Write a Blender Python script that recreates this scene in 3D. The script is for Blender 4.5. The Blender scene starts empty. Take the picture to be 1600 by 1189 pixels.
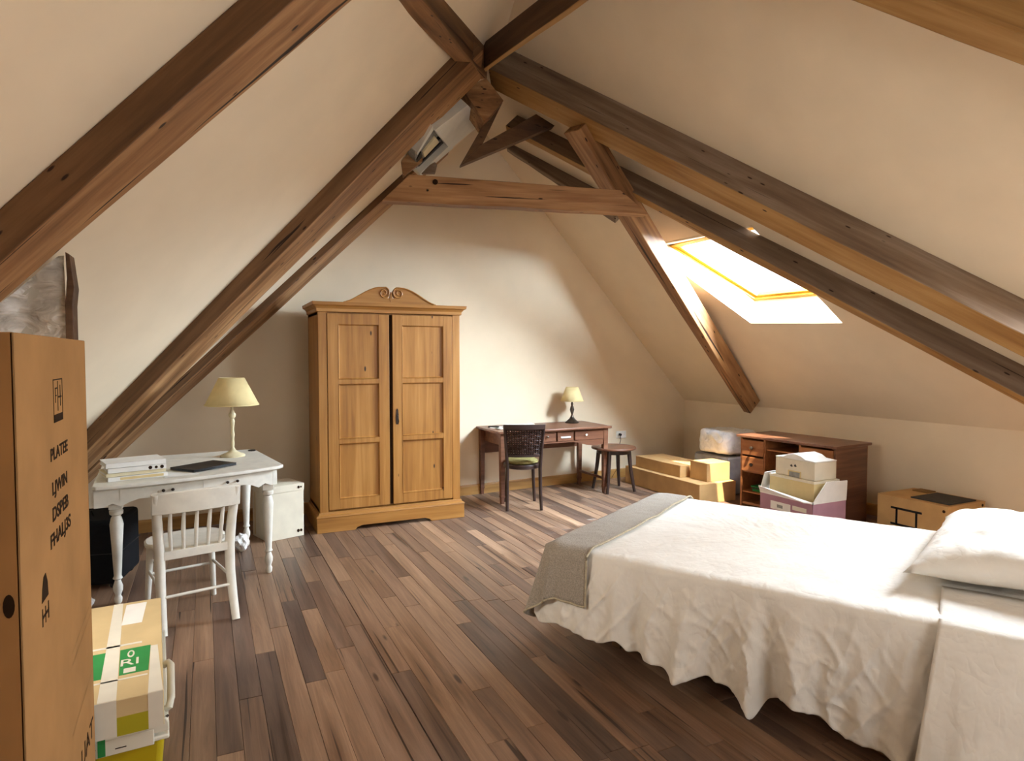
import bpy, bmesh, math, random
from math import sin, cos, pi, radians, hypot, atan2, sqrt
from mathutils import Vector, Matrix, Euler, noise
random.seed(7)
S = bpy.context.scene
COL = S.collection

# ------------------------------------------------------------------ camera, world, light, exposure
cam_d = bpy.data.cameras.new('camera'); cam = bpy.data.objects.new('camera', cam_d); COL.objects.link(cam)
cam.location = (0, 0, 1.55); cam.rotation_euler = (radians(90 - 2.26), 0, radians(-25.6))
cam_d.sensor_width = 36; cam_d.lens = 22.5; cam_d.clip_start = .05
S.camera = cam
S.view_settings.view_transform = 'Standard'; S.view_settings.look = 'None'
S.view_settings.gamma = 1; S.view_settings.use_curve_mapping = False
S.view_settings.exposure = 0.22
W = bpy.data.worlds.new('sky'); S.world = W; W.use_nodes = True
bg = W.node_tree.nodes['Background']; bg.inputs[0].default_value = (.75, .87, 1, 1); bg.inputs[1].default_value = 5.0

RN = Vector((1.02, 0, 1)).normalized()             # outward normal of the right roof slope
def light(name, loc, direction, sx, sy, power, color):
    d = bpy.data.lights.new(name, 'AREA'); d.shape = 'RECTANGLE'; d.size = sx; d.size_y = sy
    d.energy = power; d.color = color
    o = bpy.data.objects.new(name, d); COL.objects.link(o)
    o.location = loc; o.rotation_euler = Vector(direction).to_track_quat('-Z', 'Y').to_euler()
    return o
# daylight through the skylight, then three fill lamps outside added windows out of view
light('skylight_daylight', (5.75, 3.5, 3.4), (-.62, .42, -.68), 3.4, 2.6, 4300, (.70, .85, 1.0))
light('near_roof_fill', (5.25, 1.35, 2.35), (-.70, .42, -.55), 1.2, 1.1, 215, (.84, .92, 1.0))
light('rear_fill', (2.2, -1.72, 1.7), (-.05, 1, .12), 1.6, 1.2, 20, (1, .93, .82))
light('left_roof_fill', (-1.95, 1.95, 2.25), (.90, .16, -.32), 1.1, 1.1, 125, (1, .93, .82))
sd = bpy.data.lights.new('sun', 'SUN'); sd.energy = 22; sd.angle = radians(.6); sd.color = (1, .90, .72)
sun = bpy.data.objects.new('sun', sd); COL.objects.link(sun)
sun.rotation_euler = Vector((.25, 1.0, -2.1)).to_track_quat('-Z', 'Y').to_euler()

# ------------------------------------------------------------------ materials
def srgb(h):
    v = [int(h[i:i+2], 16) / 255 for i in (0, 2, 4)]
    return tuple(x / 12.92 if x <= .04045 else ((x + .055) / 1.055) ** 2.4 for x in v) + (1,)
def newmat(name, rough=.6, spec=.3):
    m = bpy.data.materials.new(name); m.use_nodes = True; nt = m.node_tree
    b = nt.nodes['Principled BSDF']; b.inputs['Roughness'].default_value = rough
    b.inputs['Specular IOR Level'].default_value = spec
    return m, nt, b
def nd(nt, t, **k):
    n = nt.nodes.new(t)
    for a, v in k.items():
        if a[0] == '_': n.inputs[a[1:]].default_value = v
        else: setattr(n, a, v)
    return n
def coords(nt, scale, gen=False, rnd=False):
    tc = nd(nt, 'ShaderNodeTexCoord'); mp = nd(nt, 'ShaderNodeMapping'); mp.inputs['Scale'].default_value = scale
    nt.links.new(tc.outputs['Object'], mp.inputs[0])
    if rnd:
        oi = nd(nt, 'ShaderNodeObjectInfo'); ml = nd(nt, 'ShaderNodeMath', operation='MULTIPLY'); ml.inputs[1].default_value = 37
        nt.links.new(oi.outputs['Random'], ml.inputs[0]); nt.links.new(ml.outputs[0], mp.inputs['Location'])
    return mp.outputs[0]
def ramp(nt, fac, stops):
    r = nd(nt, 'ShaderNodeValToRGB'); e = r.color_ramp.elements
    while len(e) < len(stops): e.new(.5)
    for i, (p, c) in enumerate(stops): e[i].position = p; e[i].color = srgb(c) if isinstance(c, str) else c
    nt.links.new(fac, r.inputs[0]); return r.outputs[0]
def bump(nt, b, h, strength, dist=.01):
    n = nd(nt, 'ShaderNodeBump'); n.inputs['Strength'].default_value = strength; n.inputs['Distance'].default_value = dist
    nt.links.new(h, n.inputs['Height']); nt.links.new(n.outputs[0], b.inputs['Normal'])
def mixc(nt, fac, a, b_, mode='MIX'):
    m = nd(nt, 'ShaderNodeMix', data_type='RGBA', blend_type=mode)
    if isinstance(fac, float): m.inputs[0].default_value = fac
    else: nt.links.new(fac, m.inputs[0])
    for i, x in ((6, a), (7, b_)):
        if isinstance(x, tuple): m.inputs[i].default_value = x
        else: nt.links.new(x, m.inputs[i])
    return m.outputs[2]
def plain(name, col, rough=.6, spec=.3, var=.06, scale=9, bmp=.0, metallic=0):
    m, nt, b = newmat(name, rough, spec); b.inputs['Metallic'].default_value = metallic
    n = nd(nt, 'ShaderNodeTexNoise', _Scale=1.0, _Detail=4.0); nt.links.new(coords(nt, (scale,)*3), n.inputs[0])
    c = srgb(col); lo = tuple(max(0, x * (1 - var * 2)) for x in c[:3]) + (1,); hi = tuple(min(1, x * (1 + var)) for x in c[:3]) + (1,)
    nt.links.new(ramp(nt, n.outputs[0], [(.3, lo), (.7, hi)]), b.inputs['Base Color'])
    if bmp: bump(nt, b, n.outputs[0], bmp)
    return m
def wood(name, dark, mid, lite, rough=.5, along='x', fine=22, knots=0., cracks=0., spec=.3, rnd=True, bm=.15):
    m, nt, b = newmat(name, rough, spec)
    sc = {'x': (1.1, fine, fine), 'y': (fine, 1.1, fine), 'z': (fine, fine, 1.1)}[along]
    v = coords(nt, sc, rnd=rnd)
    n = nd(nt, 'ShaderNodeTexNoise', _Scale=1.0, _Detail=6.0, _Roughness=.6, _Distortion=.4); nt.links.new(v, n.inputs[0])
    s2 = {'x': (.8, 5, 5), 'y': (5, .8, 5), 'z': (5, 5, .8)}[along]
    n2 = nd(nt, 'ShaderNodeTexNoise', _Scale=1.0, _Detail=3.0); nt.links.new(coords(nt, s2, rnd=rnd), n2.inputs[0])
    mx = nd(nt, 'ShaderNodeMath', operation='MULTIPLY_ADD'); mx.inputs[1].default_value = .55; 
    nt.links.new(n.outputs[0], mx.inputs[0])
    ml = nd(nt, 'ShaderNodeMath', operation='MULTIPLY'); ml.inputs[1].default_value = .45
    nt.links.new(n2.outputs[0], ml.inputs[0]); nt.links.new(ml.outputs[0], mx.inputs[2])
    c = ramp(nt, mx.outputs[0], [(.32, dark), (.48, mid), (.66, lite)])
    if knots:
        vo = nd(nt, 'ShaderNodeTexVoronoi', _Scale=1.0); s3 = {'x': (4.5, 13, 13), 'z': (9, 9, 3.2), 'y': (9, 3.2, 9)}[along]
        nt.links.new(coords(nt, s3, rnd=rnd), vo.inputs[0])
        k = ramp(nt, vo.outputs[0], [(knots * .6, (0, 0, 0, 1)), (knots, (1, 1, 1, 1))])
        c = mixc(nt, k, srgb('2a160c'), c)
    if cracks:
        s4 = {'x': (.7, 38, 38), 'z': (38, 38, .7), 'y': (38, .7, 38)}[along]
        n4 = nd(nt, 'ShaderNodeTexNoise', _Scale=1.0, _Detail=2.0); nt.links.new(coords(nt, s4, rnd=rnd), n4.inputs[0])
        k = ramp(nt, n4.outputs[0], [(cracks, (0, 0, 0, 1)), (cracks + .03, (1, 1, 1, 1))])
        c = mixc(nt, k, srgb('24130a'), c)
    nt.links.new(c, b.inputs['Base Color']); bump(nt, b, n.outputs[0], bm, .004)
    return m
M = {}
M['wall'] = plain('wall_plaster', 'e1cfb3', .9, .1, .02, 3, .05)
M['beam'] = wood('old_beam', '55381f', '8b6340', 'b68c60', .55, knots=.12, cracks=.31, fine=16)
M['beam_orange'] = wood('orange_beam', '77522c', '98703f', 'b08a55', .5, knots=.10, cracks=.28, fine=16)
M['beam_grey'] = wood('grey_beam', '57453a', '77624f', '928070', .6, knots=.12, cracks=.28, fine=16)
M['beam_dark'] = wood('dark_beam', '3a281b', '543b28', '6f5338', .55, knots=.09, cracks=.28, fine=16)
M['beam_brown'] = wood('brown_beam_side', '463020', '67492f', '846243', .55, knots=.11, cracks=.30, fine=16)
M['pine'] = wood('honey_pine', '7e5022', '9f6c31', 'b68345', .42, along='z', fine=26, knots=.09, spec=.4, rnd=False)
M['pine_h'] = wood('honey_pine_across', '7e5022', '9f6c31', 'b68345', .42, along='x', fine=26, spec=.4, rnd=False)
M['cherry'] = wood('red_brown_wood', '4a2e22', '6b4532', '835b44', .35, fine=24, spec=.45, rnd=False)
M['orangewood'] = wood('orange_cabinet_wood', '7a4a2a', '9c6239', 'b07549', .4, fine=24, spec=.4, along='y', rnd=False)
M['bentwood'] = plain('dark_bentwood', '33231f', .35, .5, .15, 20)
M['skirting'] = wood('varnished_skirting', '8c6436', 'ad8148', 'bf975c', .4, fine=20, spec=.4)
M['white_paint'] = plain('white_furniture_paint', 'ddd8cb', .45, .4, .05, 14)
M['cream'] = plain('cream_paint', 'd8cba6', .5, .3, .05, 20)
M['shade'] = plain('cream_lamp_shade', 'dcc894', .8, .1, .04, 12)
M['brass'] = plain('dark_bronze', '4a4036', .35, .5, .2, 25, metallic=.6)
M['iron'] = plain('dark_iron', '3a2c22', .5, .4, .2, 25, metallic=.4)
M['black'] = plain('black_plastic', '141414', .45, .4, .2, 30)
M['blackbag'] = plain('black_fabric', '0e0f12', .8, .2, .2, 40)
M['paper'] = plain('white_paper', 'e6e3dc', .8, .2, .03, 10)
M['paper_grey'] = plain('grey_print', '8f8d88', .8, .2, .1, 30)
M['card'] = plain('brown_cardboard', 'bf9866', .8, .15, .07, 6, .05)
M['card_tall'] = plain('tan_cardboard', 'a5794a', .8, .15, .07, 6, .05)
M['card_dark'] = plain('dull_cardboard', '8c6c44', .85, .12, .07, 6, .05)
M['card_pale'] = plain('pale_cardboard', 'c9b184', .85, .12, .05, 6)
M['box_white'] = plain('off_white_cardboard', 'ddd3bd', .8, .15, .04, 8)
M['beige'] = plain('beige_cardboard', 'd3bd8b', .8, .15, .04, 8)
M['pink'] = plain('dusty_pink_cardboard', 'a97f8c', .75, .2, .06, 8)
M['tape'] = plain('white_tape', 'ddd7c6', .5, .4, .04, 10)
M['green'] = plain('green_print', '2f8a45', .6, .3, .06, 12)
M['yellow'] = plain('yellow_plastic', 'b9a412', .4, .5, .05, 6)
M['lime'] = plain('olive_yellow_print', 'a39a1c', .6, .3, .05, 6)
M['lid'] = plain('white_plastic', 'd9d5c4', .4, .5, .03, 8)
M['ink'] = plain('dark_print_ink', '2d1d10', .8, .1, .1, 40)
M['cushion'] = plain('olive_cushion', '807649', .9, .1, .12, 60, .3)
M['greycloth'] = plain('grey_container_cloth', '9b9a9c', .85, .15, .1, 12, .3)
M['outlet'] = plain('white_outlet_plastic', 'e2e0da', .4, .4, .02, 10)
M['winwood'] = plain('yellow_varnished_pine', 'b07f1e', .4, .4, .08, 12)
M['charcoal'] = plain('charcoal_board', '46413d', .8, .2, .12, 30)
M['metalwhite'] = plain('white_metal', 'd5d3c9', .4, .5, .04, 8)
M['subfloor'] = plain('dark_subfloor', '1c110b', .9, .1, .1, 8)
# window glass: mostly clear, light passes
m, nt, b = newmat('window_glass'); out = nt.nodes['Material Output']
tr = nd(nt, 'ShaderNodeBsdfTransparent'); gl = nd(nt, 'ShaderNodeBsdfGlossy', _Roughness=.02); mxs = nd(nt, 'ShaderNodeMixShader'); mxs.inputs[0].default_value = .06
nt.links.new(tr.outputs[0], mxs.inputs[1]); nt.links.new(gl.outputs[0], mxs.inputs[2]); nt.links.new(mxs.outputs[0], out.inputs[0]); M['glass'] = m
# crinkled shiny wrap
m, nt, b = newmat('clear_wrap_over_foil', .3, .6); b.inputs['Metallic'].default_value = .1
n = nd(nt, 'ShaderNodeTexNoise', _Scale=7.0, _Detail=3.0, _Distortion=1.6); nt.links.new(coords(nt, (1, 1, 2.2)), n.inputs[0])
nt.links.new(ramp(nt, n.outputs[0], [(.33, 'c4c0b8'), (.5, 'e0ddd6'), (.62, 'f7f5f1')]), b.inputs['Base Color']); bump(nt, b, n.outputs[0], .55, .05); M['foil'] = m
# soft wrapped plastic (white bundle)
m, nt, b = newmat('white_plastic_wrap', .4, .5)
n = nd(nt, 'ShaderNodeTexNoise', _Scale=9.0, _Detail=4.0, _Distortion=1.2); nt.links.new(coords(nt, (1, 1, 1)), n.inputs[0])
nt.links.new(ramp(nt, n.outputs[0], [(.3, 'c9cbd0'), (.6, 'e6e7e8')]), b.inputs['Base Color']); bump(nt, b, n.outputs[0], .7, .03); M['wrap'] = m
# bed linen with creases
def linen(name, c1, c2, s, strength, weave=0):
    m, nt, b = newmat(name, .9, .12)
    b.inputs['Sheen Weight'].default_value = .15
    n = nd(nt, 'ShaderNodeTexNoise', _Scale=s, _Detail=6.0, _Distortion=.25, _Roughness=.5); nt.links.new(coords(nt, (1, 1, 1)), n.inputs[0])
    def ridged(sc_, dist_, mp):
        n_ = nd(nt, 'ShaderNodeTexNoise', _Scale=sc_, _Detail=2.0, _Distortion=dist_); nt.links.new(coords(nt, mp), n_.inputs[0])
        a_ = nd(nt, 'ShaderNodeMath', operation='SUBTRACT'); a_.inputs[1].default_value = .5; nt.links.new(n_.outputs[0], a_.inputs[0])
        b_ = nd(nt, 'ShaderNodeMath', operation='ABSOLUTE'); nt.links.new(a_.outputs[0], b_.inputs[0]); return b_.outputs[0]
    r1 = ridged(s * .9, .3, (1, 1, 1)); r2 = ridged(s * 2.6, .2, (1, 1.4, .8))
    sm = nd(nt, 'ShaderNodeMath', operation='MULTIPLY_ADD'); sm.inputs[1].default_value = .4; nt.links.new(r2, sm.inputs[0]); nt.links.new(r1, sm.inputs[2])
    hgt = sm.outputs[0]
    if weave:
        w = nd(nt, 'ShaderNodeTexNoise', _Scale=weave, _Detail=2.0); nt.links.new(coords(nt, (1, 1, 1)), w.inputs[0])
        ad = nd(nt, 'ShaderNodeMath', operation='MULTIPLY_ADD'); ad.inputs[1].default_value = .25; nt.links.new(w.outputs[0], ad.inputs[0]); nt.links.new(hgt, ad.inputs[2]); hgt = ad.outputs[0]
        nt.links.new(ramp(nt, w.outputs[0], [(.35, c1), (.65, c2)]), b.inputs['Base Color'])
    else: nt.links.new(ramp(nt, n.outputs[0], [(.3, c1), (.7, c2)]), b.inputs['Base Color'])
    bump(nt, b, hgt, strength, .05); return m
M['linen'] = linen('white_cotton', 'e0d9ce', 'e8e2d8', 6.0, .32)
M['pillow'] = linen('white_pillow_cotton', 'e0d9cd', 'e8e1d6', 5.0, .3)
M['blanket'] = linen('grey_wool', '8f8579', 'a99e90', 3.0, .3, weave=170)
M['hem'] = plain('pale_blanket_binding', 'b5a88f', .9, .1, .1, 60)
# floor boards: colour varies from board to board
m, nt, b = newmat('floor_board', .38, .45)
v = coords(nt, (26, 1.3, 26), rnd=True)
n = nd(nt, 'ShaderNodeTexNoise', _Scale=1.0, _Detail=6.0, _Roughness=.7, _Distortion=.8); nt.links.new(v, n.inputs[0])
v2 = coords(nt, (6, .9, 6), rnd=True); n2 = nd(nt, 'ShaderNodeTexNoise', _Scale=1.0, _Detail=3.0); nt.links.new(v2, n2.inputs[0])
ga = ramp(nt, n.outputs[0], [(.3, '38281f'), (.43, '6f5646'), (.55, '92745f'), (.66, 'ad917b'), (.78, 'c2a892')])
gb = ramp(nt, n2.outputs[0], [(.35, '5e4738'), (.65, 'a08570')])
c = mixc(nt, .5, ga, gb)
oi = nd(nt, 'ShaderNodeObjectInfo')
tint = ramp(nt, oi.outputs['Random'], [(0, '857c7c'), (.15, 'a89a92'), (.4, 'c4b0a0'), (.65, 'd8c3ae'), (.85, 'fae6d0'), (1, '958682')])
c = mixc(nt, 1.0, c, tint, 'MULTIPLY')
vk = nd(nt, 'ShaderNodeTexVoronoi', _Scale=1.0); nt.links.new(coords(nt, (7, 1.6, 7), rnd=True), vk.inputs[0])
kk = ramp(nt, vk.outputs[0], [(.06, (0, 0, 0, 1)), (.10, (1, 1, 1, 1))]); c = mixc(nt, kk, srgb('2a1a12'), c)
n5 = nd(nt, 'ShaderNodeTexNoise', _Scale=1.0, _Detail=1.0); nt.links.new(coords(nt, (45, .9, 45), rnd=True), n5.inputs[0])
kc = ramp(nt, n5.outputs[0], [(.29, (0, 0, 0, 1)), (.325, (1, 1, 1, 1))]); c = mixc(nt, kc, srgb('26170f'), c)
g = nd(nt, 'ShaderNodeGamma'); g.inputs[1].default_value = .80; nt.links.new(c, g.inputs[0])
nt.links.new(g.outputs[0], b.inputs['Base Color'])
rr = nd(nt, 'ShaderNodeMapRange'); rr.inputs['To Min'].default_value = .28; rr.inputs['To Max'].default_value = .5
nt.links.new(n2.outputs[0], rr.inputs[0]); nt.links.new(rr.outputs[0], b.inputs['Roughness'])
bump(nt, b, n.outputs[0], .12, .003); M['board'] = m

# ------------------------------------------------------------------ mesh helpers
class MB:
    def __init__(s): s.v = []; s.f = []
    def add(s, vs, fs):
        o = len(s.v); s.v += [tuple(v) for v in vs]; s.f += [tuple(i + o for i in f) for f in fs]; return s
    def hexa(s, p):
        return s.add(p, [(0, 3, 2, 1), (4, 5, 6, 7), (0, 1, 5, 4), (1, 2, 6, 5), (2, 3, 7, 6), (3, 0, 4, 7)])
    def box(s, a, b, rot=None, piv=None):
        p = [(x, y, z) for z in (a[2], b[2]) for x, y in ((a[0], a[1]), (b[0], a[1]), (b[0], b[1]), (a[0], b[1]))]
        if rot: p = [tuple(rot @ (Vector(q) - Vector(piv)) + Vector(piv)) for q in p]
        return s.hexa(p)
    def frustum(s, c0, r0, c1, r1, n=4, flat=0.):
        return s.tube([c0, c1], [r0, r1], n, off=pi / 4 if n == 4 else 0)
    def tube(s, pts, rad, n=12, cap=True, off=0., ref=None):
        P = [Vector(p) for p in pts]; k = len(P)
        if not isinstance(rad, (list, tuple)): rad = [rad] * k
        rings = []
        for i in range(k):
            t = (P[min(i + 1, k - 1)] - P[max(i - 1, 0)]).normalized()
            r = Vector(ref) if ref else (Vector((0, 0, 1)) if abs(t.z) < .9 else Vector((1, 0, 0)))
            a = r.cross(t).normalized(); b = t.cross(a)
            rings.append([P[i] + (a * cos(2 * pi * j / n + off) + b * sin(2 * pi * j / n + off)) * rad[i] for j in range(n)])
        vs = [v for r in rings for v in r]
        fs = [(i * n + j, i * n + (j + 1) % n, (i + 1) * n + (j + 1) % n, (i + 1) * n + j) for i in range(k - 1) for j in range(n)]
        if cap: fs += [tuple(range(n - 1, -1, -1)), tuple((k - 1) * n + j for j in range(n))]
        return s.add(vs, fs)
    def lathe(s, prof, c=(0, 0, 0), n=24, cap=True):
        k = len(prof); vs = [(c[0] + r * cos(2 * pi * j / n), c[1] + r * sin(2 * pi * j / n), c[2] + z) for r, z in prof for j in range(n)]
        fs = [(i * n + j, i * n + (j + 1) % n, (i + 1) * n + (j + 1) % n, (i + 1) * n + j) for i in range(k - 1) for j in range(n)]
        if cap: fs += [tuple(range(n - 1, -1, -1)), tuple((k - 1) * n + j for j in range(n))]
        return s.add(vs, fs)
    def prism(s, poly, a, b, axis='z'):
        """polygon extruded along axis from a to b"""
        def P(u, v, w): return {'z': (u, v, w), 'y': (u, w, v), 'x': (w, u, v)}[axis]
        n = len(poly); vs = [P(u, v, a) for u, v in poly] + [P(u, v, b) for u, v in poly]
        fs = [tuple(range(n - 1, -1, -1)), tuple(range(n, 2 * n))] + [(i, (i + 1) % n, n + (i + 1) % n, n + i) for i in range(n)]
        return s.add(vs, fs)
    def grid(s, rows, closed=False):
        nu = len(rows[0]); k = len(rows); vs = [p for r in rows for p in r]; m = nu if closed else nu - 1
        return s.add(vs, [(i * nu + j, i * nu + (j + 1) % nu, (i + 1) * nu + (j + 1) % nu, (i + 1) * nu + j) for i in range(k - 1) for j in range(m)])
    def obj(s, name, mat, parent=None, bevel=0, smooth=False, solid=0, seg=2, fix=True, loc=None):
        me = bpy.data.meshes.new(name); me.from_pydata(s.v, [], s.f)
        if fix:
            bm = bmesh.new(); bm.from_mesh(me); bmesh.ops.recalc_face_normals(bm, faces=bm.faces); bm.to_mesh(me); bm.free()
        me.materials.append(M[mat] if isinstance(mat, str) else mat)
        o = bpy.data.objects.new(name, me); COL.objects.link(o)
        if parent: o.parent = parent
        if loc: o.location = loc
        if solid:
            md = o.modifiers.new('solid', 'SOLIDIFY'); md.thickness = solid; md.offset = -1
        if bevel:
            md = o.modifiers.new('bevel', 'BEVEL'); md.width = bevel; md.segments = seg; md.limit_method = 'ANGLE'; md.angle_limit = radians(35)
        if smooth or bevel:
            me.shade_smooth()
            if smooth is not True: me.set_sharp_from_angle(angle=radians(38))
            elif not solid: me.set_sharp_from_angle(angle=radians(50))
        return o
def thing(name, label, cat, loc=(0, 0, 0), rz=0, group=None):
    o = bpy.data.objects.new(name, None); COL.objects.link(o); o.location = loc; o.rotation_euler = (0, 0, rz)
    o.empty_display_size = .1
    return tag(o, label, cat, group)
def tag(o, label, cat, group=None):
    o['label'] = label; o['category'] = cat
    if group: o['group'] = group
    return o
def struct(o): o['kind'] = 'structure'; return o
def text(body, size, mat, mtx, parent, name='printed_lettering', bold=0.):
    cu = bpy.data.curves.new('t', 'FONT'); cu.body = body; cu.size = size; cu.align_x = 'CENTER'; cu.align_y = 'CENTER'; cu.extrude = .0004; cu.offset = bold
    t = bpy.data.objects.new('t', cu); COL.objects.link(t)
    bpy.context.view_layer.update()
    me = bpy.data.meshes.new_from_object(t.evaluated_get(bpy.context.evaluated_depsgraph_get()))
    bpy.data.objects.remove(t); bpy.data.curves.remove(cu)
    me.materials.clear(); me.materials.append(M[mat])
    o = bpy.data.objects.new(name, me); COL.objects.link(o); o.parent = parent; o.matrix_local = mtx; return o
def frame(loc, x, y):
    x = Vector(x).normalized(); y = Vector(y).normalized(); z = x.cross(y)
    m = Matrix((x, y, z)).transposed().to_4x4(); m.translation = Vector(loc); return m

# ------------------------------------------------------------------ room shell
XR, KNEE = 5.82, .95
def back_y(x): return 6.42 + .06 * x
def zR(x): return 6.886 - 1.02 * x
def zL(x, y): return 4.3976 + 1.014 * x - .473 * y
YB = -1.6
def ridge(y):
    x = (6.886 - 4.3976 + .473 * y) / 2.034; return (x, y, zR(x))
def footL(y): return (-(4.3976 - .473 * y) / 1.014, y, 0)
# where the slopes meet the back wall
def ridge_back():
    y = 6.5
    for _ in range(20): y = back_y(ridge(y)[0])
    return ridge(y)
def foot_back():
    y = 6.4
    for _ in range(20): y = back_y(footL(y)[0])
    return footL(y)
RB, FB = ridge_back(), foot_back()
KB = (XR, back_y(XR), KNEE); CB = (XR, back_y(XR), 0)
KF = (XR, YB, KNEE); CF = (XR, YB, 0); RF = ridge(YB); FF = footL(YB)
struct(MB().add([FB, CB, KB, RB], [(0, 1, 2, 3)]).obj('wall_back', 'wall'))
struct(MB().add([CB, CF, KF, KB], [(0, 1, 2, 3)]).obj('wall_right', 'wall'))
def onL(x, y): return Vector((x, y, zL(x, y)))
lw = [onL(-1.95, 2.45), onL(-1.2, 2.45), onL(-1.2, 1.45), onL(-1.95, 1.45)]      # unseen roof window left of the camera, added to brighten the right side
# rear wall with an opening for the added fill window
def face_with_holes(name, outer, holes, mat):
    bm = bmesh.new(); edges = []
    for loop in [outer] + holes:
        vs = [bm.verts.new(p) for p in loop]
        edges += [bm.edges.new((vs[i], vs[(i + 1) % len(vs)])) for i in range(len(vs))]
    bmesh.ops.triangle_fill(bm, use_beauty=True, use_dissolve=False, edges=edges)
    me = bpy.data.meshes.new(name); bm.to_mesh(me); bm.free(); me.materials.append(M[mat])
    o = bpy.data.objects.new(name, me); COL.objects.link(o); return o
rw = [(1.3, YB, 1.1), (3.1, YB, 1.1), (3.1, YB, 2.4), (1.3, YB, 2.4)]
struct(face_with_holes('wall_rear', [FF, CF, KF, RF], [rw], 'wall'))
def onR(x, y): return Vector((x, y, zR(x)))
sk = [onR(4.125, 5.40), onR(4.93, 4.75), onR(4.975, 3.75), onR(4.16, 4.02)]      # skylight opening
struct(face_with_holes('ceiling_left', [FB, FF, RF, RB], [lw], 'wall'))
nw = [onR(4.35, 1.95), onR(5.25, 1.95), onR(5.25, .9), onR(4.35, .9)]              # added roof window right of the view, for fill light
struct(face_with_holes('ceiling_right', [KB, KF, RF, RB], [sk, nw], 'wall'))

def roof_window(name, hole, inner, depth, RN=RN):
    root = bpy.data.objects.new(name, None); COL.objects.link(root); root.location = hole[0]; struct(root)
    o = Vector(hole[0])
    H = [Vector(p) - o for p in hole]; I = [Vector(p) - o for p in inner]
    MB().add(H + I, [(i, (i + 1) % 4, 4 + (i + 1) % 4, 4 + i) for i in range(4)]).obj('window_reveal', 'wall', root, solid=.02)
    c = sum(I, Vector()) / 4
    def ringf(k0, k1, d0, d1):
        a = [c + (p - c) * k0 for p in I]; b_ = [c + (p - c) * k1 for p in I]; mb = MB()
        for i in range(4):
            j = (i + 1) % 4
            mb.hexa([a[i] + RN * d0, a[j] + RN * d0, b_[j] + RN * d0, b_[i] + RN * d0, a[i] + RN * d1, a[j] + RN * d1, b_[j] + RN * d1, b_[i] + RN * d1])
        return mb
    ringf(1.0, .93, -.035, .03).obj('window_frame', 'winwood', root)
    ringf(.93, .88, -.010, .04).obj('window_sash', 'winwood', root)
    q = [c + (p - c) * .90 for p in I]
    MB().hexa([p + RN * .012 for p in q] + [p + RN * .018 for p in q]).obj('window_pane', 'glass', root)
    return root
skin = [Vector((4.47, 5.47, 2.727)), Vector((5.061, 4.832, 2.123)), Vector((5.073, 3.45, 2.112)), Vector((4.47, 3.60, 2.727))]
roof_window('window_1', sk, skin, .3)
roof_window('added_window_2', nw, [p + RN * .12 for p in nw], .12)
LO = Vector((-1.014, .473, 1)).normalized()
roof_window('added_window_4', lw, [p + LO * .12 for p in lw], .12, LO)
# gable window added behind the camera for the rear fill lamp
r3 = bpy.data.objects.new('added_window_3', None); COL.objects.link(r3); struct(r3); r3.location = (2.2, YB, 1.1)
mb = MB()
for a, b_ in (((-.9, -.12, 0), (.9, 0, .06)), ((-.9, -.12, 1.24), (.9, 0, 1.3)), ((-.9, -.12, 0), (-.84, 0, 1.3)), ((.84, -.12, 0), (.9, 0, 1.3)), ((-.03, -.1, 0), (.03, -.02, 1.3))): mb.box(a, b_)
mb.obj('window_frame', 'white_paint', r3)
MB().box((-.84, -.08, .06), (.84, -.07, 1.24)).obj('window_pane', 'glass', r3)

# floor: every visible board is a part
fl = bpy.data.objects.new('floor', None); COL.objects.link(fl); struct(fl)
MB().box((-5.4, YB - .2, -.08), (6.0, 7.0, -.022)).obj('floor_bed', 'subfloor', fl)
lens = [.85, 1.1, 1.4, 1.7, 2.0]
bw = .097; pm = {}
for L_ in lens:
    for wv in (bw,):
        mb = MB(); x, y, z, e = wv / 2 - .0007, L_ / 2 - .0008, 0, .0012
        mb.add([(-x, -y, -.02), (x, -y, -.02), (x, y, -.02), (-x, y, -.02), (-x, -y, -e), (x, -y, -e), (x, y, -e), (-x, y, -e),
                (-x + e, -y + e, 0), (x - e, -y + e, 0), (x - e, y - e, 0), (-x + e, y - e, 0)],
               [(0, 3, 2, 1), (8, 9, 10, 11)] + [(i, (i + 1) % 4, 4 + (i + 1) % 4, 4 + i) for i in range(4)] + [(4 + i, 4 + (i + 1) % 4, 8 + (i + 1) % 4, 8 + i) for i in range(4)])
        me = bpy.data.meshes.new('floor_board'); me.from_pydata(mb.v, [], mb.f); me.materials.append(M['board']); pm[L_] = me
rest = MB(); nb = 0; x = -4.9; gap = 0
rj = random.Random(21)
while x < XR + .05:
    y = YB - .2 + rj.random() * .9 - 1.2
    while y < 6.95:
        L_ = rj.choice(lens); yc = y + L_ / 2
        lat = .902 * x - .432 * yc; fwd = .432 * x + .902 * yc
        vis = y + L_ > 1.35 and fwd > 0 and -1.9 < x < 5.85 and abs(lat) < fwd * .86 + .35
        under_bed = False
        bu = (x - 1.56) * .872 + (yc - 2.88) * .49; bv = (x - 1.56) * .49 - (yc - 2.88) * .872
        under_bed = .35 < bu < 1.25 and .5 < bv
        if y + L_ > back_y(x) + .35 and y > back_y(x): break
        if vis and not under_bed and nb < 298 and not (bu > 1.3 and x > 4.0 and yc < 2.6):
            o = bpy.data.objects.new('floor_board', pm[L_]); COL.objects.link(o); o.parent = fl; o.location = (x, yc, -rj.random() * .0015); nb += 1
        else:
            rest.box((x - bw / 2 + .0007, y + .0008, -.02), (x + bw / 2 - .0007, y + L_ - .0008, -.0005))
        y += L_
    x += bw + (.004 if rj.random() < .10 else 0)
ro = rest.obj('floor_board_field', 'board', fl, fix=False); ro['kind'] = 'stuff'
print('floor boards', nb)
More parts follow.
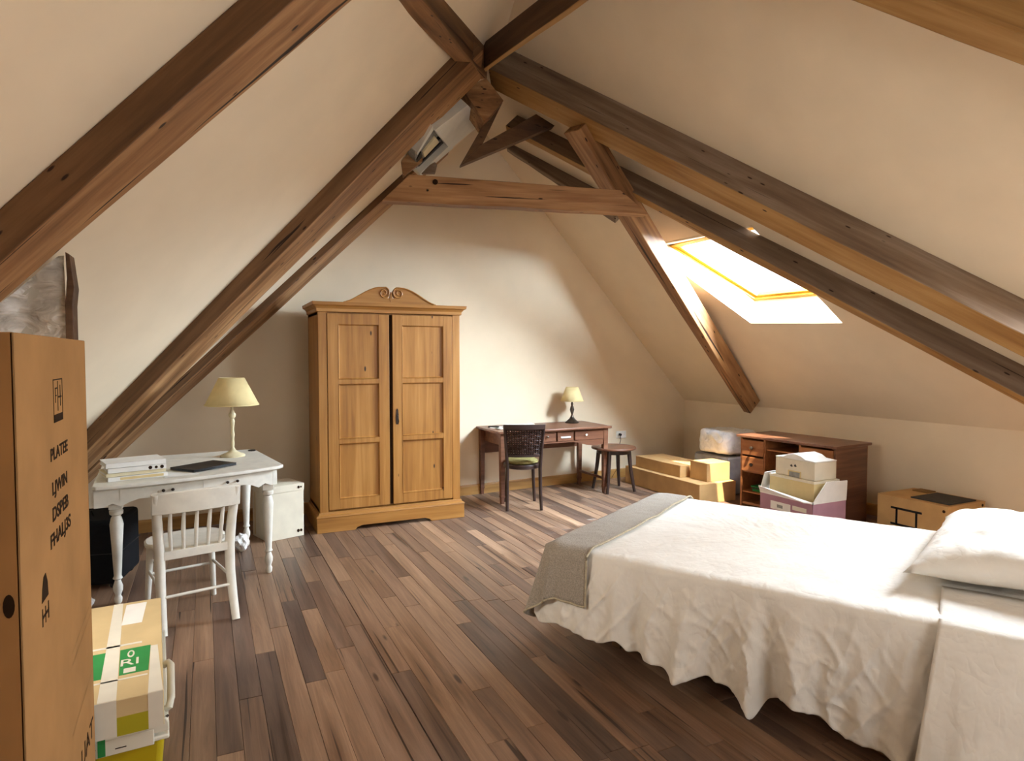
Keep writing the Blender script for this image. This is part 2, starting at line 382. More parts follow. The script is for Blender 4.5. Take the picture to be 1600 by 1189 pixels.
# skirting boards
def skirting(name, p0, p1, nrm):
    p0 = Vector(p0); p1 = Vector(p1); L_ = (p1 - p0).length; mb = MB()
    mb.prism([(0, 0), (.018, 0), (.018, .095), (.010, .108), (0, .112)], 0, L_, 'x')
    o = mb.obj(name, 'skirting'); 
    x = (p1 - p0).normalized(); y = Vector(nrm); o.matrix_world = Matrix((x, y, Vector((0, 0, 1)))).transposed().to_4x4() @ Matrix.Identity(4)
    o.location = p0; return struct(o)
skirting('baseboard_back', (FB[0] + .2, back_y(FB[0] + .2), 0), CB, Vector((.06, -1, 0)).normalized())
skirting('baseboard_right', CB, CF, (-1, 0, 0))

# ------------------------------------------------------------------ roof timbers
def timber(name, pts, mat, label, wob=.0025, under=None, seed=0, n=14):
    P = [Vector(p) for p in pts]
    a = P[:4]; b_ = P[4:]
    ax = (sum(b_, Vector()) - sum(a, Vector())).normalized()
    up = (a[0] - a[1]).normalized(); up = (up - ax * up.dot(ax)).normalized(); sd_ = up.cross(ax)
    m = Matrix((ax, sd_, up)).transposed().to_4x4(); m.translation = a[1]; inv = m.inverted()
    A = [inv @ p for p in a]; Bq = [inv @ p for p in b_]
    rg = random.Random(seed); rows = []
    ph = [rg.random() * 6 for _ in range(8)]
    for i in range(n + 1):
        t = i / n; r = []
        for j in range(4):
            q = A[j].lerp(Bq[j], t)
            if 0 < i < n and j in (1, 2): q = q + Vector((0, sin(t * 9 + ph[j]) + .6 * sin(t * 23 + ph[j + 2]), sin(t * 11 + ph[j + 4]) + .5 * sin(t * 31 + ph[j]))) * wob
            r.append(q)
        rows.append(r)
    mb = MB().grid(rows, closed=True); k = len(rows) * 4
    mb.f += [(3, 2, 1, 0), (k - 4, k - 3, k - 2, k - 1)]
    o = mb.obj(name, mat, bevel=.006); o.matrix_world = m
    if under:                                   # underside faces take a second, paler wood material
        o.data.materials.append(M[under])
        for p_ in o.data.polygons:
            c_ = p_.center
            if p_.index < n * 4 and p_.index % 4 == 1: p_.material_index = 1
    return tag(o, label, 'beam')
B = {}
B['L1'] = [(-1.539, 3.332, 1.26), (-1.435, 3.284, 1.157), (-1.388, 3.432, 1.135), (-1.492, 3.481, 1.237), (1.233, 2.926, 4.264), (1.346, 2.873, 4.153), (1.449, 3.201, 4.102), (1.336, 3.253, 4.214)]
B['L2'] = [(-1.168, 5.564, 0.581), (-1.097, 5.531, 0.511), (-0.999, 5.806, 0.48), (-1.07, 5.839, 0.55), (1.953, 4.847, 4.086), (2.048, 4.803, 3.992), (2.199, 5.228, 3.944), (2.104, 5.272, 4.038)]
B['L3'] = [(-1.024, 5.978, 0.531), (-0.979, 5.958, 0.487), (-0.938, 6.145, 0.44), (-0.983, 6.165, 0.484), (2.211, 6.077, 3.766), (2.252, 6.058, 3.726), (2.325, 6.392, 3.643), (2.285, 6.411, 3.682)]
B['a'] = [(0.635, 2.988, 3.629), (0.635, 2.988, 3.532), (0.499, 3.087, 3.532), (0.499, 3.087, 3.629), (2.262, 5.226, 4.22), (2.262, 5.226, 3.965), (2.149, 5.308, 3.965), (2.149, 5.308, 4.22)]
B['b'] = [(2.184, 5.188, 4.22), (2.184, 5.188, 3.997), (2.23, 5.192, 3.997), (2.23, 5.192, 4.22), (2.445, 2.3, 4.088), (2.445, 2.3, 3.88), (2.514, 2.306, 3.88), (2.514, 2.306, 4.088)]
B['d'] = [(2.526, 5.315, 4.309), (2.312, 5.315, 4.099), (2.411, 5.475, 3.999), (2.625, 5.475, 4.209), (5.393, 1.697, 1.386), (5.212, 1.697, 1.208), (5.297, 1.835, 1.121), (5.478, 1.835, 1.298)]
B['f'] = [(2.866, 5.861, 3.963), (2.736, 5.861, 3.836), (2.772, 5.915, 3.799), (2.902, 5.915, 3.926), (5.811, 1.869, 0.959), (5.631, 1.869, 0.782), (5.67, 1.928, 0.742), (5.85, 1.928, 0.919)]
B['g'] = [(3.185, 4.709, 3.352), (3.062, 4.709, 3.231), (3.035, 4.907, 3.259), (3.158, 4.907, 3.379), (5.742, 5.384, 1.029), (5.595, 5.384, 0.884), (5.583, 5.476, 0.897), (5.73, 5.476, 1.042)]
B['g'] = [tuple(Vector(p) + (Vector(p) - Vector(B['g'][i + 4])).normalized() * .30) for i, p in enumerate(B['g'][:4])] + B['g'][4:]
B['h'] = [(3.004, 6.286, 3.822), (2.946, 6.286, 3.765), (2.968, 6.321, 3.742), (3.026, 6.321, 3.799), (3.778, 5.257, 3.032), (3.64, 5.257, 2.897), (3.683, 5.322, 2.853), (3.821, 5.322, 2.989)]
timber('rafter', B['L1'], 'beam_brown', 'thick brown rafter across the top left corner, nearest on the left slope', seed=1, under='beam')
timber('rafter', B['L2'], 'beam_brown', 'long reddish brown rafter from the roof peak down behind the tall box', seed=2, under='beam')
timber('rafter', B['L3'], 'beam_brown', 'slim rafter against the back wall above the white desk, furthest on the left slope', seed=3, under='beam')
timber('roof_brace', B['a'], 'beam_brown', 'brown timber coming down from the top edge left of the peak', seed=4, under='beam')
timber('ridge_beam', B['b'], 'beam_dark', 'dark timber running from the peak to the top edge right of it', seed=5, under='beam_orange')
timber('rafter', B['d'], 'beam_grey', 'wide greyish brown beam from the peak to the right edge, above the slimmer parallel one', seed=6, n=22, under='beam_orange')
timber('rafter', B['f'], 'beam_grey', 'slimmer long beam crossing in front of the skylight', seed=7, n=22, under='beam_orange')
timber('rafter', B['g'], 'beam', 'sunlit rafter dropping from behind the collar beam past the left of the skylight', seed=8)
timber('rafter', B['h'], 'beam_grey', 'short grey brown beam seen behind the triangle above the collar beam', seed=9, wob=.003)
# nearest right-hand beam, top right corner
def along(p, q, t): return tuple(Vector(p) + (Vector(q) - Vector(p)) * t)
c0, c1 = Vector((3.037, 2.304, 3.388)), Vector((3.504, 1.728, 2.912)); ax = (c1 - c0)
c0 = c0 - ax * 1.3; c1 = c1 + ax * 2.2
wv = Vector((3.285, 1.82, 3.14)) - Vector((3.32, 1.955, 3.10)); wv = (wv - ax.normalized() * wv.dot(ax.normalized())).normalized()
B['R0'] = [c0 + wv * .13 + RN * .27, c0 + wv * .13, c0, c0 + RN * .27, c1 + wv * .13 + RN * .27, c1 + wv * .13, c1, c1 + RN * .27]
o = timber('rafter', B['R0'], 'beam_orange', 'orange brown beam across the top right corner with a dark groove', seed=10)
# collar beam

FC = [tuple(Vector((0, 0, 1.55)) + (Vector(p) - Vector((0, 0, 1.55))) * k_) for p, k_ in (((1.364, 5.374, 2.850), .95), ((1.589, 5.326, 3.084), .95), ((3.466, 4.923, 3.064), .92), ((3.748, 4.863, 2.862), .92))]
bk = Vector((.21, .978, 0)) * .13
# lofted along its length so the hewn edges wander a little
def collar():
    rows = []; rg = random.Random(3)
    for i in range(17):
        t = i / 16
        lo = Vector(FC[0]).lerp(Vector(FC[3]), t); hi = Vector(FC[1]).lerp(Vector(FC[2]), t)
        w = .003 * sin(t * 17) + .002 * sin(t * 41 + 1)
        rows.append([hi, lo + Vector((0, 0, w)), lo + bk + Vector((0, 0, w * .5)), hi + bk])
    o0 = Vector(FC[0]); x = (Vector(FC[3]) - o0).normalized(); y = Vector((0, 0, 1)).cross(x).normalized(); z = x.cross(y)
    m = Matrix((x, y, z)).transposed().to_4x4(); m.translation = o0; inv = m.inverted()
    mb = MB().grid([[inv @ p for p in r] for r in rows], closed=True); k = len(rows) * 4
    mb.f += [(3, 2, 1, 0), (k - 4, k - 3, k - 2, k - 1)]
    o = mb.obj('collar_beam', 'beam', bevel=.006); o.matrix_world = m
    return tag(o, 'horizontal brown collar beam with slanted ends below the roof peak', 'beam')
cbm = collar()
inv = cbm.matrix_world.inverted()
kb = MB().tube([(.42, -.001, .17), (.42, .004, .17)], .022, 14).tube([(.36, -.001, .10), (.36, .004, .10)], .008, 10)
kb.obj('knot_hole', 'ink', cbm)
def slab(name, a, d, poly, thick, mat, label, seed=0):
    """flat sided timber whose visible face is the polygon (world points), given thickness away from the camera"""
    P = [Vector(p) for p in poly]; t = Vector(d).normalized() * thick; o0 = P[0]
    mb = MB(); n = len(P)
    vs = [p - o0 for p in P] + [p + t - o0 for p in P]
    mb.add(vs, [tuple(range(n)), tuple(range(2 * n - 1, n - 1, -1))] + [(i, n + i, n + (i + 1) % n, (i + 1) % n) for i in range(n)])
    o = mb.obj(name, mat, bevel=.004); o.location = o0
    return tag(o, label, 'beam')
away = (.21, .978, 0)
slab('brace', 0, away, [(2.116, 5.489, 3.270), (2.307, 5.449, 3.473), (2.809, 5.341, 3.787), (2.985, 5.302, 3.695)], .11, 'beam_dark', 'dark slanting brace forming the long side of the hanging triangle')
slab('brace', 0, away, [(2.105, 5.482, 3.262), (2.359, 5.427, 3.723), (2.494, 5.40, 3.863), (2.312, 5.439, 3.473)], .07, 'beam_dark', 'short dark upright brace under the peak, left side of the hanging triangle')
slab('ridge_stub', 0, away, [(2.076, 5.348, 3.893), (2.271, 5.306, 3.622), (2.345, 5.29, 3.696), (2.442, 5.269, 3.822), (2.289, 5.302, 4.003)], .30, 'beam', 'short stub of ridge beam just behind the peak joint')
slab('roof_block', 0, away, [(1.623, 5.695, 3.301), (1.758, 5.666, 3.454), (1.814, 5.654, 3.424), (1.808, 5.656, 3.309), (1.639, 5.692, 3.16)], .05, 'beam', 'short wooden block above the left end of the collar beam')
slab('roof_block', 0, away, [(1.899, 5.786, 3.314), (1.969, 5.771, 3.355), (1.987, 5.767, 3.326), (1.969, 5.771, 3.248), (1.829, 5.801, 3.239)], .04, 'beam_grey', 'small dark packing block under the white fixture on the collar beam')
# white metal fixture tucked between the rafters on the left slope
LN = Vector((1.014, -.473, -1)).normalized()       # into the room
fx = thing('roof_fixture', 'white metal ventilation fixture with dark slot between two left rafters', 'fixture', (1.93, 5.95, 3.54))
def fl_(p, d=0.): return Vector(p) + LN * d - Vector((1.93, 5.95, 3.54))
U = [(2.314, 5.861, 3.973), (2.736, 6.479, 4.108), (2.155, 6.115, 3.691), (1.931, 5.727, 3.647)]
def hx(q, d0, d1): return [fl_(p, d0) for p in q] + [fl_(p, d1) for p in q]
def LQ(x, y): return (x, y, zL(x, y))
T1, T2, M2, M1 = (2.10, 5.33, 3.765), (2.53, 5.975, 3.898), (2.13, 5.87, 3.54), (1.768, 5.244, 3.471)
B1, B2 = (1.694, 5.441, 3.302), (1.836, 5.843, 3.256)
MB().hexa(hx([T1, T2, M2, M1], -.15, .03)).obj('cover_panel', 'metalwhite', fx, bevel=.004)
MB().hexa(hx([M1, M2, B2, B1], -.12, -.03)).obj('back_plate', 'paper_grey', fx)
def lp(s, t):   # bilinear in lower bay
    a = Vector(M1).lerp(Vector(M2), s); b_ = Vector(B1).lerp(Vector(B2), s); return tuple(a.lerp(b_, t))
MB().hexa(hx([lp(.85, -.1), lp(1.05, -.1), lp(1.05, 1.05), lp(.85, 1.05)], -.12, .03)).obj('side_rail', 'metalwhite', fx, bevel=.003)
MB().hexa(hx([lp(.72, .0), lp(.80, .0), lp(.80, .95), lp(.72, .95)], -.03, -.015)).obj('dark_slot', 'black', fx)
MB().hexa(hx([lp(.36, .1), lp(.62, .1), lp(.62, .7), lp(.36, .7)], -.03, -.01)).obj('rating_plate', 'cream', fx, bevel=.002)
MB().hexa(hx([lp(.30, .75), lp(.66, .75), lp(.62, .98), lp(.42, .98)], -.03, -.02)).obj('dark_slot', 'black', fx)
MB().hexa(hx([lp(.50, .0), lp(.62, .0), lp(.62, .08), lp(.50, .08)], -.03, .0)).obj('clip', 'black', fx)
MB().hexa(hx([lp(-.03, -.05), lp(.08, -.05), lp(.08, 1.0), lp(-.03, 1.0)], -.12, .0)).obj('side_rail', 'metalwhite', fx, bevel=.003)

# ------------------------------------------------------------------ wardrobe
WX0, WX1, WY0, WY1 = .88, 2.185, 5.71, 6.29
wd = thing('wardrobe', 'tall honey pine wardrobe with two panelled doors and a scrolled crest', 'wardrobe', (WX0, WY0, 0))
w = WX1 - WX0; dp = WY1 - WY0
# carcass: sides, top, bottom and back, with a face frame left and right of the doors
mb = MB().box((0, .03, .17), (.025, dp, 1.93)).box((w - .025, .03, .17), (w, dp, 1.93)).box((0, dp - .012, .17), (w, dp, 1.93)).box((0, .03, 1.90), (w, dp, 1.93)).box((0, .03, .17), (w, dp, .2))
mb.obj('carcass', 'pine', wd)
MB().box((0, 0, .17), (.075, .035, 1.93)).obj('face_frame', 'pine', wd, bevel=.004)
MB().box((w - .075, 0, .17), (w, .035, 1.93)).obj('face_frame', 'pine', wd, bevel=.004)
# cornice: stepped moulding carried round three sides
prof = [(0, 1.925), (-.012, 1.93), (-.014, 1.955), (-.03, 1.975), (-.048, 1.985), (-.052, 2.012), (0, 2.012)]
def moulding(prof, name):
    rows = []
    for i in range(len(prof)):
        o_, z = prof[i]; rows.append([(o_, dp, z), (o_, o_, z), (w - o_, o_, z), (w - o_, dp, z)])
    mb = MB().grid(rows); return mb
mb = moulding(prof, ''); mb.box((0, 0, 1.95), (w, dp, 2.008)); mb.obj('cornice', 'pine_h', wd)
prof = [(-.03, .0), (-.03, .125), (-.022, .14), (-.01, .15), (-.008, .17), (0, .172)]
# plinth with a shaped cut-out
pl = []
pts = [(-.03, 0), (.30, 0), (.315, .02), (.36, .035), (w - .36, .035), (w - .315, .02), (w - .30, 0), (w + .03, 0), (w + .03, .13), (-.03, .13)]
mb = MB().prism(pts, -.03, .0, 'y'); mb.box((-.03, 0, 0), (0, dp, .13)).box((w, 0, 0), (w + .03, dp, .13)); mb.obj('plinth', 'pine_h', wd, bevel=.003)
mb = MB().grid([[(o_, dp, z), (o_, o_, z), (w - o_, o_, z), (w - o_, dp, z)] for o_, z in [(-.03, .128), (-.034, .135), (-.03, .148), (-.012, .156), (-.008, .172), (.01, .175)]])
mb.obj('plinth_moulding', 'pine_h', wd)
def panel_door(parent, x0, x1, z0, z1, y, rails, st, mat, hinge='l'):
    """frame-and-panel door; rails = z ranges of the cross rails"""
    mb = MB().box((x0, y, z0), (x0 + st, y + .024, z1)).box((x1 - st, y, z0), (x1, y + .024, z1))
    for a, b_ in rails: mb.box((x0 + st, y + .001, a), (x1 - st, y + .023, b_))
    d = mb.obj('door', mat, parent, bevel=.002)
    for (a0, a1), (b0, b1) in zip(rails[:-1], rails[1:]):
        px0, px1, pz0, pz1 = x0 + st, x1 - st, a1, b0
        # bolection bead round the panel
        bd = MB(); r = .011
        for p, q in (((px0, pz0), (px1, pz0)), ((px1, pz0), (px1, pz1)), ((px1, pz1), (px0, pz1)), ((px0, pz1), (px0, pz0))):
            xa, xb = sorted((p[0], q[0])); za, zb = sorted((p[1], q[1]))
            cx, cz = (px0 + px1) / 2, (pz0 + pz1) / 2
            if za == zb: s_ = r if za < cz else -r; bd.prism([(y - .003, za), (y + .006, za + s_ * .2), (y + .016, za + s_), (y + .02, za)], xa, xb, 'x')
            else: s_ = r if xa < cx else -r; bd.prism([(xa, y - .003), (xa + s_ * .2, y + .006), (xa + s_, y + .016), (xa, y + .02)], za, zb, 'z')
        bd.obj('panel_bead', mat, d)
        MB().box((px0, y + .014, pz0), (px1, y + .022, pz1)).obj('door_panel', mat, d)
    return d
gap_c = w / 2 - .015
rails = [(.19, .285), (.77, .815), (1.295, 1.34), (1.82, 1.915)]
dl = panel_door(wd, .078, gap_c - .016, .19, 1.915, -.004, rails, .095, 'pine')
dr = panel_door(wd, gap_c + .016, w - .078, .19, 1.915, -.004, rails, .09, 'pine')
MB().box((gap_c - .02, .014, .19), (gap_c + .02, .034, 1.915)).obj('door_gap_strip', 'ink', wd)
kz = .98; kx = gap_c + .055
mb = MB().prism([(kx - .011, kz - .06), (kx + .011, kz - .06), (kx + .014, kz), (kx + .009, kz + .07), (kx, kz + .085), (kx - .009, kz + .07), (kx - .014, kz)], -.007, -.003, 'y')
mb.obj('escutcheon', 'iron', dr)
MB().tube([(kx, -.006, kz + .02), (kx, -.03, kz + .02), (kx + .004, -.034, kz - .03), (kx, -.03, kz - .05)], .005, 8).obj('key', 'iron', dr, smooth=True)
# crest: swan-neck scrolls
def crest():
    cx = w / 2 - .01; top = []
    N = 26
    def h(u): return .014 + .115 * (sin((1 - u) ** .85 * pi / 2 * 1.0) ** 2.2)
    left = []
    for i in range(N + 1):
        t = i / N; x = cx - .42 + t * .36; left.append((x, 2.012 + .010 + .140 * (t ** 1.6 * (3 - 2 * t) ** .9) / 1.0))
    # scroll end rounds over and drops
    for i in range(1, 12):
        a = pi / 2 - i / 11 * pi * .80; left.append((cx - .066 + .054 * cos(a), 2.012 + .096 + .054 * sin(a)))
    right = [(2 * cx - x, z) for x, z in reversed(left)]
    mid = [(cx - .014, 2.062), (cx - .010, 2.085), (cx - .006, 2.112), (cx, 2.125), (cx + .006, 2.112), (cx + .010, 2.085), (cx + .014, 2.062)]
    poly = left + mid + right + [(cx + .43, 2.010), (cx - .43, 2.010)]
    o = MB().prism(poly, -.01, .018, 'y').obj('crest', 'pine_h', wd, bevel=.002)
    for s_ in (-1, 1):
        pts = []
        for i in range(60):
            t = i / 59; a = pi / 2 - t * pi * 3.1; r = .054 * (1 - t * .82); pts.append((cx + s_ * (-.066 + r * cos(a)), -.013, 2.108 + r * sin(a)))
        tail = [(cx + s_ * (-.062 - .34 * (1 - k / 12)), -.013, 2.012 + .008 + .136 * ((k / 12) ** 1.5 * (3 - 2 * k / 12) ** .9)) for k in range(0, 11)]
        MB().tube(tail + pts[2:], .0075, 6).obj('scroll_carving', 'pine_h', o, smooth=True)
    MB().tube([(cx, -.016, 2.045), (cx, -.008, 2.045)], .012, 14).obj('rosette', 'pine_h', o, smooth=True)
crest()

# ------------------------------------------------------------------ white writing desk (turned legs)
de = thing('writing_desk', 'white painted desk with bowed front and turned legs near the sloping wall', 'desk', (-.08, 5.05, 0))
def D(x, y, z=0): return (x + .08, y - 5.05, z)
def bow(t, inset=0):
    a, b_ = Vector((-.60, 4.44)), Vector((.46, 4.75)); n = Vector((.28, -.96)); p = a.lerp(b_, t)
    o_ = -.05 * (4 * t * (1 - t)) * -1
    return p + n * (.055 * 4 * t * (1 - t) - inset)
front = [bow(i / 16) for i in range(17)]
top = [(p.x, p.y) for p in front] + [(.49, 4.80), (.36, 5.66), (.32, 5.70), (-.66, 5.60), (-.69, 5.56), (-.62, 4.47)]
MB().prism([D(x, y)[:2] for x, y in top], .748, .772).obj('desk_top', 'white_paint', de, bevel=.006)
def apron(poly_in, z0, z1, drop):
    pass
fr = [bow(i / 24, .05) for i in range(25)]
mb = MB(); rows = [[], [], [], []]
for i, p in enumerate(fr):
    t = i / 24; z0 = .635
    if .06 < t < .94:
        u = abs(t - .5) / .44; z0 = .655 + (-.022 if .80 < u < .92 else 0) + (.012 if u < .75 else 0)
    q = p + Vector((-.28, .96)) * .02
    rows[0].append(D(p.x, p.y, .748)); rows[1].append(D(p.x, p.y, z0)); rows[2].append(D(q.x, q.y, z0)); rows[3].append(D(q.x, q.y, .748))
mb.grid(rows); mb.obj('front_apron', 'white_paint', de)
for nm, a, b_ in (('side_apron', (.395, 4.83), (.285, 5.60)), ('side_apron', (-.545, 4.55), (-.60, 5.52)), ('back_apron', (-.60, 5.52), (.285, 5.60))):
    A_, B_ = Vector(a), Vector(b_); n = (B_ - A_).normalized(); n = Vector((-n.y, n.x)) * .01
    MB().hexa([D(*(A_ - n), .65), D(*(B_ - n), .65), D(*(B_ + n), .65), D(*(A_ + n), .65), D(*(A_ - n), .748), D(*(B_ - n), .748), D(*(B_ + n), .748), D(*(A_ + n), .748)]).obj(nm, 'white_paint', de)
# two drawers let into the bow, each with a pair of knobs
for t0, t1 in ((.12, .46), (.54, .90)):
    rows = [[], []]
    for i in range(9):
        t = t0 + (t1 - t0) * i / 8; p = bow(t, .046); rows[0].append(D(p.x, p.y, .735)); rows[1].append(D(p.x, p.y, .675))
    d = MB().grid(rows).obj('drawer', 'white_paint', de, solid=.01)
    for tk in (t0 + (t1 - t0) * .62, t0 + (t1 - t0) * .76) if t0 < .3 else (t0 + .14, t0 + .20):
        p = bow(tk, .046); MB().lathe([(.004, 0), (.004, .010), (.009, .014), (.010, .02), (.006, .025), (.001, .026)], n=12).obj('drawer_knob', 'iron', d, smooth=True)
        k = bpy.context.collection.objects[-1] if False else d.children[-1]
        k.matrix_local = Matrix.Translation(D(p.x, p.y, .705)) @ Matrix.Rotation(radians(90), 4, 'X') @ Matrix.Rotation(0, 4, 'Z')
legp = [(.012, 0), (.018, .01), (.020, .035), (.014, .05), (.015, .06), (.023, .085), (.024, .11), (.016, .14), (.014, .15), (.024, .16), (.018, .175), (.020, .22), (.026, .36), (.031, .46), (.033, .50), (.026, .54), (.020, .555), (.032, .565), (.034, .585), (.024, .60)]
for x, y in ((-.515, 4.62), (.385, 4.82), (.28, 5.59), (-.60, 5.50)):
    p = D(x, y)
    l = MB().lathe([(r * 1.15, z) for r, z in legp], n=20).obj('leg', 'white_paint', de, smooth='a'); l.location = p
    MB().box((-.037, -.037, .598), (.037, .037, .749)).obj('leg_block', 'white_paint', l, bevel=.003)

# white spindle chair
ch = thing('spindle_chair', 'white painted wooden chair with spindle back at the white desk', 'chair', (-.115, 4.29, 0), radians(13)); ch.scale = (1.03, 1, .985)
seat = []
for i in range(40):
    a = 2 * pi * i / 40; r = 1 / (abs(cos(a)) ** 3.2 + abs(sin(a)) ** 3.2) ** (1 / 3.2); wx = .215 if sin(a) > 0 else .195
    seat.append((wx * r * cos(a), .215 * r * sin(a)))
mb = MB(); n = 40; rings = [(.90, .425), (1.0, .435), (1.0, .450), (.96, .457), (.6, .450), (.25, .446)]
mb.grid([[(x * k, y * k, z) for x, y in seat] for k, z in rings], closed=True); mb.f += [tuple(range(n - 1, -1, -1)), tuple(5 * n + i for i in range(n))]
mb.obj('seat', 'white_paint', ch, smooth='a')
for s_ in (-1, 1):
    # rear post: foot kicks back, rises past the seat, leans back
    pts = [(s_ * .185, -.30, 0), (s_ * .183, -.255, .12), (s_ * .18, -.215, .28), (s_ * .18, -.205, .43), (s_ * .19, -.225, .60), (s_ * .205, -.275, .80)]
    MB().tube(pts, [.021, .024, .026, .028, .026, .022], 10).obj('back_post', 'white_paint', ch, smooth='a')
    MB().tube([(s_ * .185, .20, 0), (s_ * .175, .185, .2), (s_ * .165, .17, .43)], [.014, .018, .020], 10).obj('leg', 'white_paint', ch, smooth=True)
# crest rail, curved
rows = []
for i in range(11):
    t = i / 10; x = -.225 + .45 * t; bend = -.262 - .03 * (1 - (2 * t - 1) ** 2); up = .012 * (1 - (2 * t - 1) ** 2)
    rows.append([(x, bend - .008, .682), (x, bend - .024, .797 + up), (x, bend - .002, .80 + up), (x, bend + .014, .682)])
mb = MB().grid(rows, closed=True); mb.f += [(3, 2, 1, 0), (40, 41, 42, 43)]; mb.obj('crest_rail', 'white_paint', ch, bevel=.004)
MB().box((-.175, -.228, .405), (.175, -.208, .455)).obj('back_rail', 'white_paint', ch, bevel=.003)
for i in range(5):
    t = (i + .5) / 5; x = -.165 + .33 * t
    MB().tube([(x * .95, -.215, .45), (x, -.235, .58), (x * 1.02, -.268, .69)], [.009, .012, .009], 8).obj('spindle', 'white_paint', ch, smooth=True)
MB().tube([(-.183, -.245, .20), (.183, -.245, .20)], .009, 8).obj('stretcher', 'white_paint', ch, smooth=True)
for s_ in (-1, 1): MB().tube([(s_ * .182, -.23, .24), (s_ * .175, .18, .24)], .009, 8).obj('stretcher', 'white_paint', ch, smooth=True)
MB().tube([(-.172, .183, .22), (.172, .183, .22)], .009, 8).obj('stretcher', 'white_paint', ch, smooth=True)
MB().tube([(-.172, .18, .30), (.172, .18, .30)], .009, 8).obj('stretcher', 'white_paint', ch, smooth=True)

def shade(parent, r0, r1, z0, z1, mat='shade'):
    mb = MB().lathe([(r0, z0), (r0 + (r1 - r0) * .5, (z0 + z1) / 2), (r1, z1)], n=40, cap=False)
    s_ = mb.obj('lamp_shade', mat, parent, smooth=True, solid=.003)
    MB().lathe([(r0 + .001, z0), (r0 + .0022, z0 + .004), (r0 + .001, z0 + .008)], n=40, cap=False).obj('shade_trim', mat, s_, smooth=True)
    MB().lathe([(r1 + .001, z1 - .007), (r1 + .002, z1 - .003), (r1, z1)], n=40, cap=False).obj('shade_trim', mat, s_, smooth=True)
    return s_
lm = thing('table_lamp', 'cream lamp with turned column and wide shade on the white desk', 'lamp', (.18, 5.36, .772))
MB().lathe([(.088, 0), (.090, .008), (.082, .016), (.055, .026), (.034, .036), (.022, .05), (.018, .058)], n=32).obj('base', 'cream', lm, smooth='a')
MB().lathe([(.018, .055), (.011, .07), (.015, .10), (.011, .13), (.016, .17), (.011, .20), (.015, .24), (.019, .27), (.012, .29), (.024, .305), (.026, .325), (.017, .34), (.010, .36), (.010, .40)], n=20).obj('column', 'cream', lm, smooth=True)
MB().tube([(0, 0, .38), (0, 0, .455)], .011, 10).obj('bulb_holder', 'cream', lm, smooth='a')
shade(lm, .195, .092, .395, .605)
mb = MB(); mb.tube([(0, 0, .45), (0, 0, .47)], .014, 10); mb.lathe([(.012, .465), (.026, .50), (.028, .52), (.018, .545), (.004, .553)], n=14); mb.obj('bulb', 'white_paint', lm, smooth='a')

lt = thing('laptop', 'closed black laptop lying on the white desk', 'laptop', (-.02, 4.89, .772), radians(38))
MB().box((-.17, -.12, .003), (.17, .12, .013)).obj('laptop_base', 'black', lt, bevel=.004)
MB().box((-.17, -.12, .0135), (.17, .12, .021)).obj('laptop_lid', 'black', lt, bevel=.003)
o = MB().box((-.10, -.07, 0), (.10, .07, .002)).obj('paper_sheet', 'paper', None); o.location = (-.16, 4.68, .773); o.rotation_euler = (0, 0, radians(12)); tag(o, 'white sheet of paper beside the black laptop', 'paper')
o = MB().prism([(-.05, -.02), (.05, -.01), (.045, .015), (-.05, .02)], 0, .012).obj('pen_case', 'black', bevel=.003); o.location = (-.585, 5.50, .772); tag(o, 'small black case at the back left of the white desk', 'case')
mb = MB().lathe([(.030, 0), (.031, .004), (.024, .008), (.001, .009)], n=20); o = mb.obj('cable_cap', 'black', smooth='a'); o.location = (.33, 5.60, .772); tag(o, 'small round black cable cap at the back right of the white desk', 'cap')
# stack of four binders / books
z = .7725
specs = [(.33, .24, .028, 'paper', 'cream', 'second'), (.33, .24, .022, 'cream', 'paper', ''), (.32, .235, .030, 'paper', 'paper', ''), (.33, .24, .030, 'paper', 'paper', '')]
labs = ['bottom white book of the stack on the white desk', 'thin cream book second from the bottom of the stack on the white desk', 'white book with dark spine marks, second from the top of the desk stack', 'topmost white book of the stack on the white desk']
for i, (a, b_, h, cov, pg, _) in enumerate(specs):
    bk_ = thing('book', labs[i], 'book', (-.43 + (.012, -.004, .01, 0)[i], 4.73 + (0, .004, -.002, .006)[i], z), radians((14, 17, 13, 15)[i]), 'books stacked on the white desk')
    MB().box((-a / 2, -b_ / 2, 0), (a / 2, b_ / 2, .0025)).box((-a / 2, -b_ / 2, h - .0025), (a / 2, b_ / 2, h)).box((-a / 2, -b_ / 2, 0), (a / 2, -b_ / 2 + .003, h)).obj('cover', cov, bk_, bevel=.001)
    MB().box((-a / 2 + .004, -b_ / 2 + .004, .003), (a / 2 - .005, b_ / 2 - .005, h - .003)).obj('page_block', 'paper', bk_)
    if i == 2:
        for k in range(3): MB().tube([(.07 + k * .033, -b_ / 2 - .001, h / 2), (.07 + k * .033, -b_ / 2 + .001, h / 2)], .009 if k % 2 else .011, 12).obj('spine_mark', 'ink', bk_)
    if i == 0: MB().box((-.10, -b_ / 2 - .001, .006), (.14, -b_ / 2 + .001, .022)).obj('spine_label', 'beige', bk_)
    z += h + .0006
